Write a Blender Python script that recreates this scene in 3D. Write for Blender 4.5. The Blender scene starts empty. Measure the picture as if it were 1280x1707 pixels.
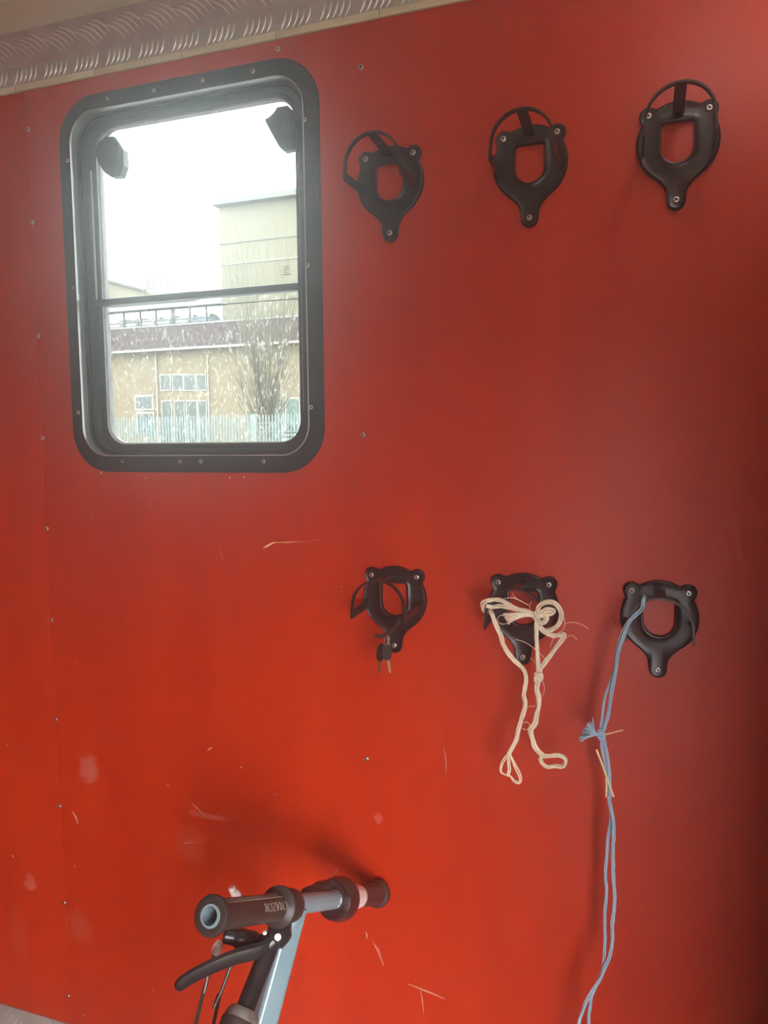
import bpy, bmesh, math, random
from mathutils import Vector, Matrix, noise
random.seed(7)
scn = bpy.context.scene
COL = scn.collection

# ------------------------------------------------------------------ camera, sky, exposure
FPX, CX, CY = 1258.0, 640.0, 853.5
ROT = Matrix(((0.94436949, -0.02152223, 0.32818144),
              (0.32873746, 0.09179875, -0.93994929),
              (-0.00989684, 0.99554497, 0.09376711)))
CAM = Vector((0.0, -1.3, 1.6))
cam_data = bpy.data.cameras.new('camera')
cam_data.sensor_fit = 'VERTICAL'; cam_data.sensor_height = 36.0
cam_data.lens = 36.0 * FPX / 1707.0
cam_data.clip_start = 0.02; cam_data.clip_end = 500
cam = bpy.data.objects.new('camera', cam_data); COL.objects.link(cam)
cam.matrix_world = Matrix.Translation(CAM) @ ROT.to_4x4()
scn.camera = cam

SKY = 12.0
world = bpy.data.worlds.new('overcast_sky'); scn.world = world
world.use_nodes = True
bg = world.node_tree.nodes['Background']
bg.inputs['Color'].default_value = (0.97, 0.985, 1.0, 1)
bg.inputs['Strength'].default_value = SKY

def portal(name, loc, rot, sx, sy):
    """sampling aid in an opening: gives no light of its own"""
    l = bpy.data.lights.new(name, 'AREA'); l.shape = 'RECTANGLE'; l.size = sx; l.size_y = sy
    l.cycles.is_portal = True
    o = bpy.data.objects.new(name, l); COL.objects.link(o); o.location = loc; o.rotation_euler = rot
    return o
BACK_Y = -2.3
DOOR = (0.36, 1.66, 0.0, 1.70)       # loading door in the opposite wall, ramp down
portal('door_daylight', ((DOOR[0]+DOOR[1])/2, BACK_Y-0.05, (DOOR[2]+DOOR[3])/2), (math.radians(90), 0, 0), DOOR[1]-DOOR[0], DOOR[3]-DOOR[2])
ADDED_HATCH = (0.10, 0.24, -0.46, -0.34)      # added roof opening, unseen, for sheen on the upper right wall
portal('added_hatch_daylight', ((ADDED_HATCH[0]+ADDED_HATCH[1])/2, (ADDED_HATCH[2]+ADDED_HATCH[3])/2, 2.47), (0, 0, 0), ADDED_HATCH[1]-ADDED_HATCH[0], ADDED_HATCH[3]-ADDED_HATCH[2])
portal('window_daylight', (-0.8575, 0.06, 1.92), (math.radians(-90), 0, 0), 0.5, 0.7)

scn.view_settings.view_transform = 'Standard'
scn.view_settings.look = 'None'
scn.view_settings.gamma = 1.0
scn.view_settings.use_curve_mapping = False
scn.view_settings.exposure = 1.45
cy = scn.cycles
cy.use_denoising = True
cy.max_bounces = 10; cy.diffuse_bounces = 6; cy.glossy_bounces = 4; cy.transparent_max_bounces = 16; cy.volume_bounces = 1
cy.caustics_reflective = False; cy.caustics_refractive = False

# ------------------------------------------------------------------ pixel -> place
def ray(px, py):
    return ROT @ Vector((px - CX, -(py - CY), -FPX))
def at(px, py, y=0.0):
    d = ray(px, py); return CAM + d * ((y - CAM.y) / d.y)
def at_depth(px, py, dd):
    return CAM + ray(px, py) * (dd / FPX)
def zoomed(x0, y0, s):
    return lambda x, y: (x0 + x / s, y0 + y / s)

# ------------------------------------------------------------------ materials
def mat(name, color, rough=0.5, metal=0.0, spec=0.5, var=0.0, vscale=20.0, bump=0.0, bscale=200.0, var_col=None, coat=0.0, stretch=None):
    m = bpy.data.materials.new(name); m.use_nodes = True
    nt = m.node_tree; b = nt.nodes['Principled BSDF']
    b.inputs['Base Color'].default_value = (*color, 1)
    b.inputs['Roughness'].default_value = rough
    b.inputs['Metallic'].default_value = metal
    b.inputs['Specular IOR Level'].default_value = spec
    b.inputs['Coat Weight'].default_value = coat
    tc = nt.nodes.new('ShaderNodeTexCoord'); mp = nt.nodes.new('ShaderNodeMapping')
    nt.links.new(tc.outputs['Object'], mp.inputs['Vector'])
    if stretch: mp.inputs['Scale'].default_value = stretch
    if var > 0:
        n = nt.nodes.new('ShaderNodeTexNoise'); n.inputs['Scale'].default_value = vscale; n.inputs['Detail'].default_value = 6
        nt.links.new(mp.outputs['Vector'], n.inputs['Vector'])
        r = nt.nodes.new('ShaderNodeValToRGB')
        r.color_ramp.elements[0].position = 0.3; r.color_ramp.elements[1].position = 0.7
        c2 = var_col or tuple(max(0, c * (1 - var)) for c in color)
        r.color_ramp.elements[0].color = (*c2, 1); r.color_ramp.elements[1].color = (*color, 1)
        nt.links.new(n.outputs['Fac'], r.inputs['Fac']); nt.links.new(r.outputs['Color'], b.inputs['Base Color'])
    if bump > 0:
        n2 = nt.nodes.new('ShaderNodeTexNoise'); n2.inputs['Scale'].default_value = bscale; n2.inputs['Detail'].default_value = 3
        nt.links.new(mp.outputs['Vector'], n2.inputs['Vector'])
        bp = nt.nodes.new('ShaderNodeBump'); bp.inputs['Strength'].default_value = bump; bp.inputs['Distance'].default_value = 0.002
        nt.links.new(n2.outputs['Fac'], bp.inputs['Height']); nt.links.new(bp.outputs['Normal'], b.inputs['Normal'])
    return m

def red_panel_material():
    """film-faced plywood: red-brown resin film with a fine woven print, scuffs and pale rubs"""
    m = bpy.data.materials.new('red_film_faced_ply'); m.use_nodes = True
    nt = m.node_tree; N = nt.nodes; L = nt.links; b = N['Principled BSDF']
    tc = N.new('ShaderNodeTexCoord')
    def nz(scale, detail=4, sc=(1, 1, 1)):
        mp = N.new('ShaderNodeMapping'); mp.inputs['Scale'].default_value = sc
        L.new(tc.outputs['Object'], mp.inputs['Vector'])
        n = N.new('ShaderNodeTexNoise'); n.inputs['Scale'].default_value = scale; n.inputs['Detail'].default_value = detail
        L.new(mp.outputs['Vector'], n.inputs['Vector']); return n
    def ramp(src, p0, p1, c0, c1):
        r = N.new('ShaderNodeValToRGB'); e = r.color_ramp.elements
        e[0].position = p0; e[1].position = p1; e[0].color = (*c0, 1); e[1].color = (*c1, 1)
        L.new(src, r.inputs['Fac']); return r
    def mix(fac, a, c):
        x = N.new('ShaderNodeMix'); x.data_type = 'RGBA'
        L.new(fac, x.inputs[0]); L.new(a, x.inputs[6]); x.inputs[7].default_value = (*c, 1); return x.outputs[2]
    grain = ramp(nz(9, 8, (1, 1, 0.25)).outputs['Fac'], 0.3, 0.72, (0.455, 0.0205, 0.0008), (0.530, 0.029, 0.0014))
    col = grain.outputs['Color']
    # fine speckle of the film
    sp = ramp(nz(420, 2).outputs['Fac'], 0.45, 0.75, (0, 0, 0), (0.22, 0.22, 0.22))
    col = mix(sp.outputs['Color'], col, (0.62, 0.065, 0.015))
    # pale rubbed patches with their own outline
    sep = N.new('ShaderNodeSeparateXYZ'); L.new(tc.outputs['Object'], sep.inputs[0])
    wob = nz(60, 5)
    def blob(cx, cz, rx, rz, amt, tint):
        nonlocal col
        def lin(sock, c, r):
            s = N.new('ShaderNodeMath'); s.operation = 'SUBTRACT'; L.new(sock, s.inputs[0]); s.inputs[1].default_value = c
            d = N.new('ShaderNodeMath'); d.operation = 'DIVIDE'; L.new(s.outputs[0], d.inputs[0]); d.inputs[1].default_value = r
            q = N.new('ShaderNodeMath'); q.operation = 'MULTIPLY'; L.new(d.outputs[0], q.inputs[0]); L.new(d.outputs[0], q.inputs[1]); return q
        a = N.new('ShaderNodeMath'); a.operation = 'ADD'
        L.new(lin(sep.outputs['X'], cx, rx).outputs[0], a.inputs[0]); L.new(lin(sep.outputs['Z'], cz, rz).outputs[0], a.inputs[1])
        w = N.new('ShaderNodeMath'); w.operation = 'MULTIPLY_ADD'; L.new(wob.outputs['Fac'], w.inputs[0]); w.inputs[1].default_value = 2.4; L.new(a.outputs[0], w.inputs[2])
        r = ramp(w.outputs[0], 1.35/3, 2.1/3, (amt,)*3, (0, 0, 0))
        sc = N.new('ShaderNodeMath'); sc.operation = 'DIVIDE'; L.new(w.outputs[0], sc.inputs[0]); sc.inputs[1].default_value = 3.0
        L.new(sc.outputs[0], r.inputs['Fac'])
        col = mix(r.outputs['Color'], col, tint)
    for px, py, rx, rz, am in ((148, 1283, .033, .043, .42), (50, 1472, .022, .026, .35), (132, 1545, .045, .05, .13), (347, 1360, .07, .008, .30), (318, 1412, .05, .05, .10), (630, 1365, .012, .012, .3), (30, 1560, .03, .10, .07)):
        p = at(px, py); blob(p.x, p.z, rx, rz, am, (0.60, 0.22, 0.16))
    L.new(col, b.inputs['Base Color'])
    rg = ramp(nz(6, 5).outputs['Fac'], 0.3, 0.7, (0.30,)*3, (0.40,)*3)
    L.new(rg.outputs['Color'], b.inputs['Roughness'])
    b.inputs['Specular IOR Level'].default_value = 0.44
    # woven print relief
    def wave(axis):
        w = N.new('ShaderNodeTexWave'); w.bands_direction = axis; w.inputs['Scale'].default_value = 160; w.inputs['Distortion'].default_value = 1.5
        L.new(tc.outputs['Object'], w.inputs['Vector']); return w
    ad = N.new('ShaderNodeMath'); ad.operation = 'ADD'; L.new(wave('X').outputs['Fac'], ad.inputs[0]); L.new(wave('Z').outputs['Fac'], ad.inputs[1])
    bp = N.new('ShaderNodeBump'); bp.inputs['Strength'].default_value = 0.22; bp.inputs['Distance'].default_value = 0.0006
    L.new(ad.outputs[0], bp.inputs['Height']); L.new(bp.outputs['Normal'], b.inputs['Normal'])
    return m

def pane_material(name, dirt, film):
    """window pane: clear with a slight tint, dried dirt film, drips and specks"""
    m = bpy.data.materials.new(name); m.use_nodes = True
    nt = m.node_tree; N = nt.nodes; L = nt.links; N.remove(N['Principled BSDF'])
    out = N['Material Output']; tc = N.new('ShaderNodeTexCoord')
    tr = N.new('ShaderNodeBsdfTransparent'); tr.inputs[0].default_value = (0.52, 0.545, 0.535, 1)
    gl = N.new('ShaderNodeBsdfGlossy'); gl.inputs['Roughness'].default_value = 0.02
    fr = N.new('ShaderNodeFresnel'); fr.inputs[0].default_value = 1.3
    s1 = N.new('ShaderNodeMixShader'); L.new(fr.outputs[0], s1.inputs[0]); L.new(tr.outputs[0], s1.inputs[1]); L.new(gl.outputs[0], s1.inputs[2])
    tl = N.new('ShaderNodeBsdfTranslucent'); tl.inputs[0].default_value = (0.92, 0.92, 0.86, 1)
    df = N.new('ShaderNodeBsdfDiffuse'); df.inputs[0].default_value = (0.8, 0.8, 0.74, 1)
    ds = N.new('ShaderNodeMixShader'); ds.inputs[0].default_value = 0.35; L.new(tl.outputs[0], ds.inputs[1]); L.new(df.outputs[0], ds.inputs[2])
    def nz(scale, detail, sc=(1, 1, 1), dist=0.0):
        mp = N.new('ShaderNodeMapping'); mp.inputs['Scale'].default_value = sc; L.new(tc.outputs['Object'], mp.inputs['Vector'])
        n = N.new('ShaderNodeTexNoise'); n.inputs['Scale'].default_value = scale; n.inputs['Detail'].default_value = detail; n.inputs['Distortion'].default_value = dist
        L.new(mp.outputs['Vector'], n.inputs['Vector']); return n
    def ramp(src, p0, p1, v):
        r = N.new('ShaderNodeValToRGB'); e = r.color_ramp.elements; e[0].position = p0; e[1].position = p1
        e[0].color = (0, 0, 0, 1); e[1].color = (v, v, v, 1); L.new(src, r.inputs['Fac']); return r.outputs['Color']
    def mx(a, c):
        x = N.new('ShaderNodeMath'); x.operation = 'MAXIMUM'; L.new(a, x.inputs[0]); L.new(c, x.inputs[1]); return x.outputs[0]
    specks = ramp(nz(170, 2, (1.6, 1, 0.7)).outputs['Fac'], 0.625, 0.67, 0.75 * dirt)
    drips = ramp(nz(90, 3, (1.3, 1, 0.35), 1.2).outputs['Fac'], 0.62, 0.69, 0.5 * dirt)
    cloud = ramp(nz(7, 6).outputs['Fac'], 0.35, 0.7, film)
    mask = mx(mx(specks, drips), cloud)
    s2 = N.new('ShaderNodeMixShader'); L.new(mask, s2.inputs[0]); L.new(s1.outputs[0], s2.inputs[1]); L.new(ds.outputs[0], s2.inputs[2])
    L.new(s2.outputs[0], out.inputs['Surface'])
    return m

M = dict(
    red=red_panel_material(),
    cream_ceiling=mat('cream_ceiling_paint', (0.88, 0.83, 0.62), 0.5, var=0.06, vscale=3),
    cream_strip=mat('cream_plastic_strip', (0.72, 0.66, 0.44), 0.45, var=0.12, vscale=40),
    tread=mat('tread_plate_aluminium', (0.60, 0.57, 0.52), 0.42, metal=0.45, var=0.2, vscale=25),
    tread_bar=mat('tread_bar_polished', (0.80, 0.78, 0.73), 0.28, metal=0.6),
    pvc=mat('pale_lining', (0.75, 0.72, 0.64), 0.55, var=0.08, vscale=4),
    rubber=mat('black_rubber_floor', (0.035, 0.033, 0.03), 0.75, var=0.3, vscale=12, bump=0.4, bscale=90),
    partition=mat('dark_shade_partition', (0.045, 0.035, 0.03), 0.6, var=0.2, vscale=15),
    steel=mat('galvanised_tube', (0.5, 0.5, 0.5), 0.4, metal=1.0),
    black_plastic=mat('black_moulded_plastic', (0.011, 0.011, 0.012), 0.33, spec=0.55, var=0.25, vscale=60, bump=0.08, bscale=900),
    strap_plastic=mat('black_bracket_strap', (0.013, 0.012, 0.012), 0.38, var=0.2, vscale=70),
    screw=mat('zinc_screw', (0.74, 0.71, 0.66), 0.32, metal=1.0, var=0.2, vscale=300),
    frame_black=mat('black_window_frame', (0.016, 0.017, 0.018), 0.42, spec=0.5, var=0.3, vscale=30),
    sash_grey=mat('charcoal_sash', (0.035, 0.039, 0.045), 0.38, spec=0.5, var=0.2, vscale=50),
    silver=mat('anodised_lip', (0.62, 0.66, 0.66), 0.35, metal=0.8),
    seal=mat('pale_glass_seal', (0.62, 0.64, 0.60), 0.5),
    mark=mat('glass_mark_and_recess_shade', (0.10, 0.11, 0.10), 0.6),
    glass_up=pane_material('upper_pane_glass', 0.04, 0.001),
    glass_low=pane_material('lower_pane_dirty_glass', 0.17, 0.001),
    blue_tube=mat('pale_blue_enamel', (0.20, 0.295, 0.33), 0.26, spec=0.6, var=0.10, vscale=30, coat=0.3),
    chip=mat('bare_chipped_metal', (0.85, 0.83, 0.78), 0.4),
    grip=mat('worn_black_rubber_grip', (0.040, 0.033, 0.029), 0.42, var=0.35, vscale=45, bump=0.15, bscale=500),
    grip_print=mat('raised_grip_lettering', (0.26, 0.22, 0.165), 0.5),
    dark_metal=mat('black_lever_metal', (0.030, 0.030, 0.031), 0.28, metal=0.35, var=0.4, vscale=40),
    brown_black=mat('dark_brown_gloss_plastic', (0.028, 0.014, 0.014), 0.16, spec=0.6),
    white_label=mat('white_label_band', (0.84, 0.80, 0.72), 0.45),
    pink=mat('pink_white_plastic', (0.80, 0.55, 0.55), 0.25, var=0.4, vscale=120, var_col=(0.85, 0.82, 0.78)),
    worn_collar=mat('worn_silver_collar', (0.33, 0.31, 0.28), 0.45, metal=0.6, var=0.5, vscale=80),
    cable=mat('black_brake_cable', (0.03, 0.024, 0.02), 0.35),
    twine=mat('cream_sisal_twine', (0.95, 0.80, 0.60), 0.7, var=0.22, vscale=160, stretch=(1, 1, 0.3)),
    twine_blue=mat('blue_polypropylene_twine', (0.36, 0.55, 0.80), 0.45, var=0.35, vscale=120, var_col=(0.42, 0.56, 0.58)),
    straw=mat('yellow_straw', (0.95, 0.80, 0.45), 0.5, var=0.15, vscale=60),
    leather=mat('brown_worn_strap', (0.06, 0.042, 0.025), 0.5, var=0.3, vscale=60),
    key_head=mat('black_key_head', (0.022, 0.02, 0.02), 0.25),
    brass=mat('old_brass_key', (0.36, 0.25, 0.13), 0.35, metal=0.8),
    scratch=mat('bare_wood_scratch', (0.85, 0.50, 0.24), 0.6),
    scuff=mat('pale_scuff', (0.62, 0.25, 0.17), 0.6),
    ground=mat('pale_concrete_yard', (0.20, 0.195, 0.185), 0.8, var=0.3, vscale=1.5),
    wall_cream=mat('cream_render', (0.135, 0.108, 0.068), 0.8, var=0.12, vscale=0.8),
    tower_cream=mat('pale_cream_render', (0.115, 0.104, 0.070), 0.8, var=0.06, vscale=0.5),
    maroon=mat('maroon_fascia', (0.022, 0.006, 0.006), 0.6, var=0.25, vscale=1.2),
    white_paint=mat('white_paint', (0.17, 0.17, 0.15), 0.6),
    slab=mat('grey_roof_edge', (0.085, 0.088, 0.08), 0.7),
    frame_white=mat('white_window_frame', (0.20, 0.195, 0.165), 0.6),
    far_glass=mat('dark_far_glass', (0.03, 0.04, 0.038), 0.3),
    green_door=mat('pale_green_door', (0.045, 0.07, 0.055), 0.5),
    dark_post=mat('dark_post', (0.03, 0.03, 0.027), 0.6),
    palisade=mat('pale_blue_galvanised', (0.105, 0.135, 0.135), 0.45),
    bark=mat('grey_brown_bark', (0.075, 0.068, 0.045), 0.9),
    car_white=mat('white_car_paint', (0.26, 0.27, 0.275), 0.2),
    car_silver=mat('silver_car_paint', (0.15, 0.17, 0.18), 0.25, metal=0.3),
    car_blue=mat('blue_grey_car_paint', (0.09, 0.12, 0.15), 0.25),
    tyre=mat('tyre', (0.03, 0.03, 0.03), 0.8),
)

# ------------------------------------------------------------------ mesh helpers
def finish(name, bm, material, parent=None, smooth=35, kind=None):
    me = bpy.data.meshes.new(name)
    bmesh.ops.recalc_face_normals(bm, faces=bm.faces)
    bm.to_mesh(me); bm.free()
    return link(name, me, material, parent, smooth, kind)
def link(name, me, material=None, parent=None, smooth=None, kind=None):
    if smooth is not None:
        me.polygons.foreach_set('use_smooth', [True] * len(me.polygons))
        me.set_sharp_from_angle(angle=math.radians(smooth))
    if material is not None and not me.materials: me.materials.append(material)
    o = bpy.data.objects.new(name, me); COL.objects.link(o)
    if parent is not None: o.parent = parent
    if kind: o['kind'] = kind
    return o
def empty(name, loc=(0, 0, 0)):
    o = bpy.data.objects.new(name, None); COL.objects.link(o); o.location = loc
    o.empty_display_size = 0.05
    return o
def tag(o, label, cat=None, group=None, kind=None):
    o['label'] = label
    if cat: o['category'] = cat
    if group: o['group'] = group
    if kind: o['kind'] = kind
    return o
def box(bm, x0, x1, y0, y1, z0, z1, bevel=0.0, seg=2):
    r = bmesh.ops.create_cube(bm, size=1.0, matrix=Matrix.Translation(((x0+x1)/2, (y0+y1)/2, (z0+z1)/2)) @ Matrix.Diagonal((abs(x1-x0), abs(y1-y0), abs(z1-z0), 1)))
    if bevel > 0:
        es = list({e for v in r['verts'] for e in v.link_edges})
        bmesh.ops.bevel(bm, geom=es, offset=bevel, segments=seg, affect='EDGES', profile=0.5)
def boxobj(name, x0, x1, y0, y1, z0, z1, m, parent=None, bevel=0.0, kind=None):
    bm = bmesh.new(); box(bm, x0, x1, y0, y1, z0, z1, bevel); return finish(name, bm, m, parent, kind=kind)
def catmull(pts, k=6):
    pts = [Vector(p) for p in pts]
    if len(pts) < 3: return pts
    P = [pts[0]*2 - pts[1]] + pts + [pts[-1]*2 - pts[-2]]
    out = []
    for i in range(1, len(P) - 2):
        a, b, c, d = P[i-1], P[i], P[i+1], P[i+2]
        for j in range(k):
            t = j / k
            out.append(0.5 * ((2*b) + (c - a)*t + (2*a - 5*b + 4*c - d)*t*t + (3*b - a - 3*c + d)*t*t*t))
    out.append(pts[-1]); return out
def frames(pts):
    T = []
    for i in range(len(pts)):
        a = pts[max(0, i-1)]; b = pts[min(len(pts)-1, i+1)]
        t = (b - a); T.append(t.normalized() if t.length > 1e-9 else Vector((0, 0, 1)))
    u = T[0].orthogonal().normalized(); F = []
    for t in T:
        u = (u - t * u.dot(t))
        u = u.normalized() if u.length > 1e-9 else t.orthogonal().normalized()
        F.append((t, u, t.cross(u)))
    return F
def tube(bm, pts, r, n=8, prof=None, cap=True, start=None):
    """round (or given profile) section swept along points; r is a number or a list"""
    pts = [Vector(p) for p in pts]; F = frames(pts)
    if start is not None:
        t0 = F[0][0]; u = (start - t0 * start.dot(t0)).normalized(); G = []
        for t, _, _ in F:
            u = (u - t * u.dot(t)).normalized(); G.append((t, u, t.cross(u)))
        F = G
    rings = []
    for i, p in enumerate(pts):
        rr = r[i] if isinstance(r, (list, tuple)) else r
        t, u, v = F[i]
        if prof: ring = [bm.verts.new(p + (u * a + v * b) * rr) for a, b in prof]
        else: ring = [bm.verts.new(p + (u * math.cos(2*math.pi*k/n) + v * math.sin(2*math.pi*k/n)) * rr) for k in range(n)]
        rings.append(ring)
    m = len(rings[0])
    for a, b in zip(rings, rings[1:]):
        for k in range(m): bm.faces.new((a[k], a[(k+1) % m], b[(k+1) % m], b[k]))
    if cap:
        bm.faces.new(rings[0][::-1]); bm.faces.new(rings[-1])
def lathe(bm, prof, origin, axis, n=32, closed=False):
    """prof: list of (distance along axis, radius)"""
    origin = Vector(origin); t = Vector(axis).normalized(); u = t.orthogonal().normalized(); v = t.cross(u)
    rings = []
    for h, r in prof:
        if r < 1e-7: rings.append([bm.verts.new(origin + t*h)])
        else: rings.append([bm.verts.new(origin + t*h + (u*math.cos(2*math.pi*k/n) + v*math.sin(2*math.pi*k/n))*r) for k in range(n)])
    pairs = list(zip(rings, rings[1:]))
    if closed: pairs.append((rings[-1], rings[0]))
    for a, b in pairs:
        for k in range(n):
            k2 = (k+1) % n
            if len(a) == 1 and len(b) == 1: break
            if len(a) == 1: bm.faces.new((a[0], b[k2], b[k]))
            elif len(b) == 1: bm.faces.new((a[k], a[k2], b[0]))
            else: bm.faces.new((a[k], a[k2], b[k2], b[k]))
def rrect(x0, x1, z0, z1, r, n=8):
    P = []
    for cx, cz, a0 in ((x1-r, z1-r, 0), (x0+r, z1-r, 90), (x0+r, z0+r, 180), (x1-r, z0+r, 270)):
        for k in range(n+1):
            a = math.radians(a0 + 90*k/n); P.append((cx + r*math.cos(a), cz + r*math.sin(a)))
    return P
def loft(bm, rings, close=False):
    """rings: list of (points2d, y)"""
    R = [[bm.verts.new((x, y, z)) for x, z in pts] for pts, y in rings]
    m = len(R[0]); pairs = list(zip(R, R[1:]))
    if close: pairs.append((R[-1], R[0]))
    for a, b in pairs:
        for k in range(m): bm.faces.new((a[k], a[(k+1) % m], b[(k+1) % m], b[k]))
def prism(bm, pts2d, y0, y1, bevel=0.0):
    """outline in x,z extruded along y"""
    a = [bm.verts.new((x, y0, z)) for x, z in pts2d]; b = [bm.verts.new((x, y1, z)) for x, z in pts2d]; m = len(a)
    fs = [bm.faces.new(a), bm.faces.new(b[::-1])]
    for k in range(m): fs.append(bm.faces.new((a[k], b[k], b[(k+1) % m], a[(k+1) % m])))
    if bevel: bmesh.ops.bevel(bm, geom=list(fs[0].edges) + list(fs[1].edges), offset=bevel, segments=2, affect='EDGES')
def ribbon(bm, pts, width_dir, w, th):
    """flat strap: points, constant width direction, width and thickness"""
    pts = [Vector(p) for p in pts]; F = frames(pts); rings = []
    for p, (t, _, _) in zip(pts, F):
        wd = Vector(width_dir); wd = (wd - t * wd.dot(t)).normalized(); nn = t.cross(wd)
        rings.append([bm.verts.new(p + wd*(sx*w/2) + nn*(sy*th/2)) for sx, sy in ((-1, -1), (1, -1), (1, 1), (-1, 1))])
    for a, b in zip(rings, rings[1:]):
        for k in range(4): bm.faces.new((a[k], a[(k+1) % 4], b[(k+1) % 4], b[k]))
    bm.faces.new(rings[0][::-1]); bm.faces.new(rings[-1])

# ------------------------------------------------------------------ screws (one shared mesh)
def screw_mesh(name, rad):
    bm = bmesh.new()
    lathe(bm, [(0.0, rad), (rad*.18, rad), (rad*.42, rad*.82), (rad*.50, rad*.60), (rad*.46, rad*.44), (rad*.06, rad*.34), (rad*.06, 0)], (0, 0, 0), (0, -1, 0), 18)
    bmesh.ops.recalc_face_normals(bm, faces=bm.faces)
    me = bpy.data.meshes.new(name); bm.to_mesh(me); bm.free()
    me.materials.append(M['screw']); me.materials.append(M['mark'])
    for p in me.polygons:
        if math.hypot(p.center.x, p.center.z) < rad*.40: p.material_index = 1  # recess faces take a dark colour in place of the shade inside
    me.polygons.foreach_set('use_smooth', [True]*len(me.polygons)); me.set_sharp_from_angle(angle=math.radians(40))
    return me
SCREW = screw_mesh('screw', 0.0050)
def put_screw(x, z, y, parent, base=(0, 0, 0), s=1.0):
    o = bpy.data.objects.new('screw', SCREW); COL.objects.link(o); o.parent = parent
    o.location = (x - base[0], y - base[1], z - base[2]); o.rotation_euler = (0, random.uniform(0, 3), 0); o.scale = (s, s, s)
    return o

# ------------------------------------------------------------------ the box of the vehicle
XL, XR, CEIL = -2.3, 1.7, 2.423
SEAM = -1.2335
wall = empty('wall_side'); tag(wall, 'red-brown film faced plywood lining with screws, window and bracket rows', kind='structure')
WIN_OUT = (-1.1465, -0.5685, 1.541, 2.293)
WIN_IN = (-1.1185, -0.5970, 1.5735, 2.2625)
GLASS = (-1.0835, -0.6325, 1.5985, 2.2415)
TH = 0.04
boxobj('panel', XL, SEAM - 0.0008, 0.0, TH, 0.0, CEIL, M['red'], wall, 0.0012)
bm = bmesh.new()
hole = rrect(*WIN_IN, 0.06); big = rrect(SEAM + 0.0008, XR, 0.0, CEIL, 0.0012)
loft(bm, [(hole, 0.0), (big, 0.0), (big, TH), (hole, TH)], close=True)
finish('panel', bm, M['red'], wall, 30)
boxobj('joint_backing', SEAM - 0.02, SEAM + 0.02, TH, TH + 0.01, 0.0, CEIL, M['frame_black'], wall)
for px, py in ((47, 216), (54, 371), (64, 560), (71, 730), (78, 881), (86, 1033), (93, 1199), (99, 1344), (107, 1505), (114, 1660), (602, 112), (605, 725), (611, 1265), (463, 82)):
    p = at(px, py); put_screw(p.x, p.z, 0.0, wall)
# scratches and chips cut through the film
def mark(pxs, w, m, name='scratch'):
    bm = bmesh.new(); P = [at(*p) for p in pxs]; n = len(P); A = []; B = []
    for i, p in enumerate(P):
        t = (P[min(n-1, i+1)] - P[max(0, i-1)]); nn = Vector((-t.z, 0, t.x)).normalized()
        ww = (w[i] if isinstance(w, (list, tuple)) else w * math.sin(math.pi * (i + 0.35) / (n - 0.3))) / 2
        A.append(bm.verts.new((p.x + nn.x*ww, -0.0003, p.z + nn.z*ww))); B.append(bm.verts.new((p.x - nn.x*ww, -0.0003, p.z - nn.z*ww)))
    for i in range(n-1): bm.faces.new((A[i], A[i+1], B[i+1], B[i]))
    return finish(name, bm, m, wall)
mark([(438, 914), (446, 910), (455, 905), (462, 904)], [.0005, .004, .0035, .001], M['scratch'])
mark([(462, 904), (478, 904), (495, 903), (511, 903)], [.0006, .0016, .0006, .0004], M['scratch'])
mark([(518, 902), (530, 899), (540, 903)], .0008, M['scuff'])
z8 = zoomed(0, 800, 2.2857)
for pts, w in ((((345, 115), (352, 140), (360, 165)), .002), (((836, 265), (846, 292), (852, 315)), .002), (((725, 1225), (755, 1255), (785, 1290)), .0028), (((275, 1262), (290, 1285), (297, 1312)), .006), (((790, 1030), (807, 1020)), .003), (((20, 468), (45, 472)), .002), (((1042, 1197), (1055, 1200)), .004), (((700, 1385), (735, 1380)), .003)):
    mark([z8(*q) for q in pts], w, M['scuff'])
for a, b, w in (((740, 1243), (744, 1288), .0018), ((622, 1570), (640, 1610), .003), ((680, 1640), (742, 1665), .004), ((700, 1645), (706, 1690), .0025), ((628, 1578), (636, 1592), .002), ((552, 1462), (566, 1443), .002), ((156, 1215), (162, 1240), .0012), ((610, 1552), (611, 1566), .003)):
    mark([a, ((a[0]+b[0])/2 + 1, (a[1]+b[1])/2), b], w, M['scuff'])
for px, py, r in ((169, 788, .003), (383, 796, .002), (407, 795, .002), (242, 797, .0015), (280, 1308, .0022), (402, 1279, .002), (126, 1105, .0016), (12, 1242, .0022), (125, 1444, .002), (22, 1427, .002), (255, 1650, .0025), (140, 1692, .0025), (250, 840, .0018), (570, 978, .0016)):
    mark([(px - 1, py - 2), (px, py), (px + 1, py + 2)], [r*.5, r, r*.5], M['scratch' if r < .002 else 'white_label'], 'paint_chip')

# ceiling, floor and the walls behind the camera
ceil = empty('ceiling'); tag(ceil, 'cream painted ceiling of the vehicle body with an added roof opening that lets in light', kind='structure')
for x0, x1, y0, y1 in ((XL, ADDED_HATCH[0], BACK_Y, TH), (ADDED_HATCH[1], XR, BACK_Y, TH), (ADDED_HATCH[0], ADDED_HATCH[1], BACK_Y, ADDED_HATCH[2]), (ADDED_HATCH[0], ADDED_HATCH[1], ADDED_HATCH[3], TH)):
    boxobj('roof_panel', x0, x1, y0, y1, CEIL, CEIL + 0.04, M['cream_ceiling'], ceil)
boxobj('floor', XL, XR, BACK_Y, TH, -0.06, 0.0, M['rubber'], kind='structure')
tag(bpy.data.objects['floor'], 'black rubber matting floor', kind='structure')
boxobj('wall_left', XL - 0.04, XL, BACK_Y, TH, 0.0, CEIL, M['red'], kind='structure')
tag(bpy.data.objects['wall_left'], 'red-brown lined end wall of the vehicle body', kind='structure')
boxobj('wall_right', XR, XR + 0.04, BACK_Y, TH, 0.0, CEIL, M['pvc'], kind='structure')
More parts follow.
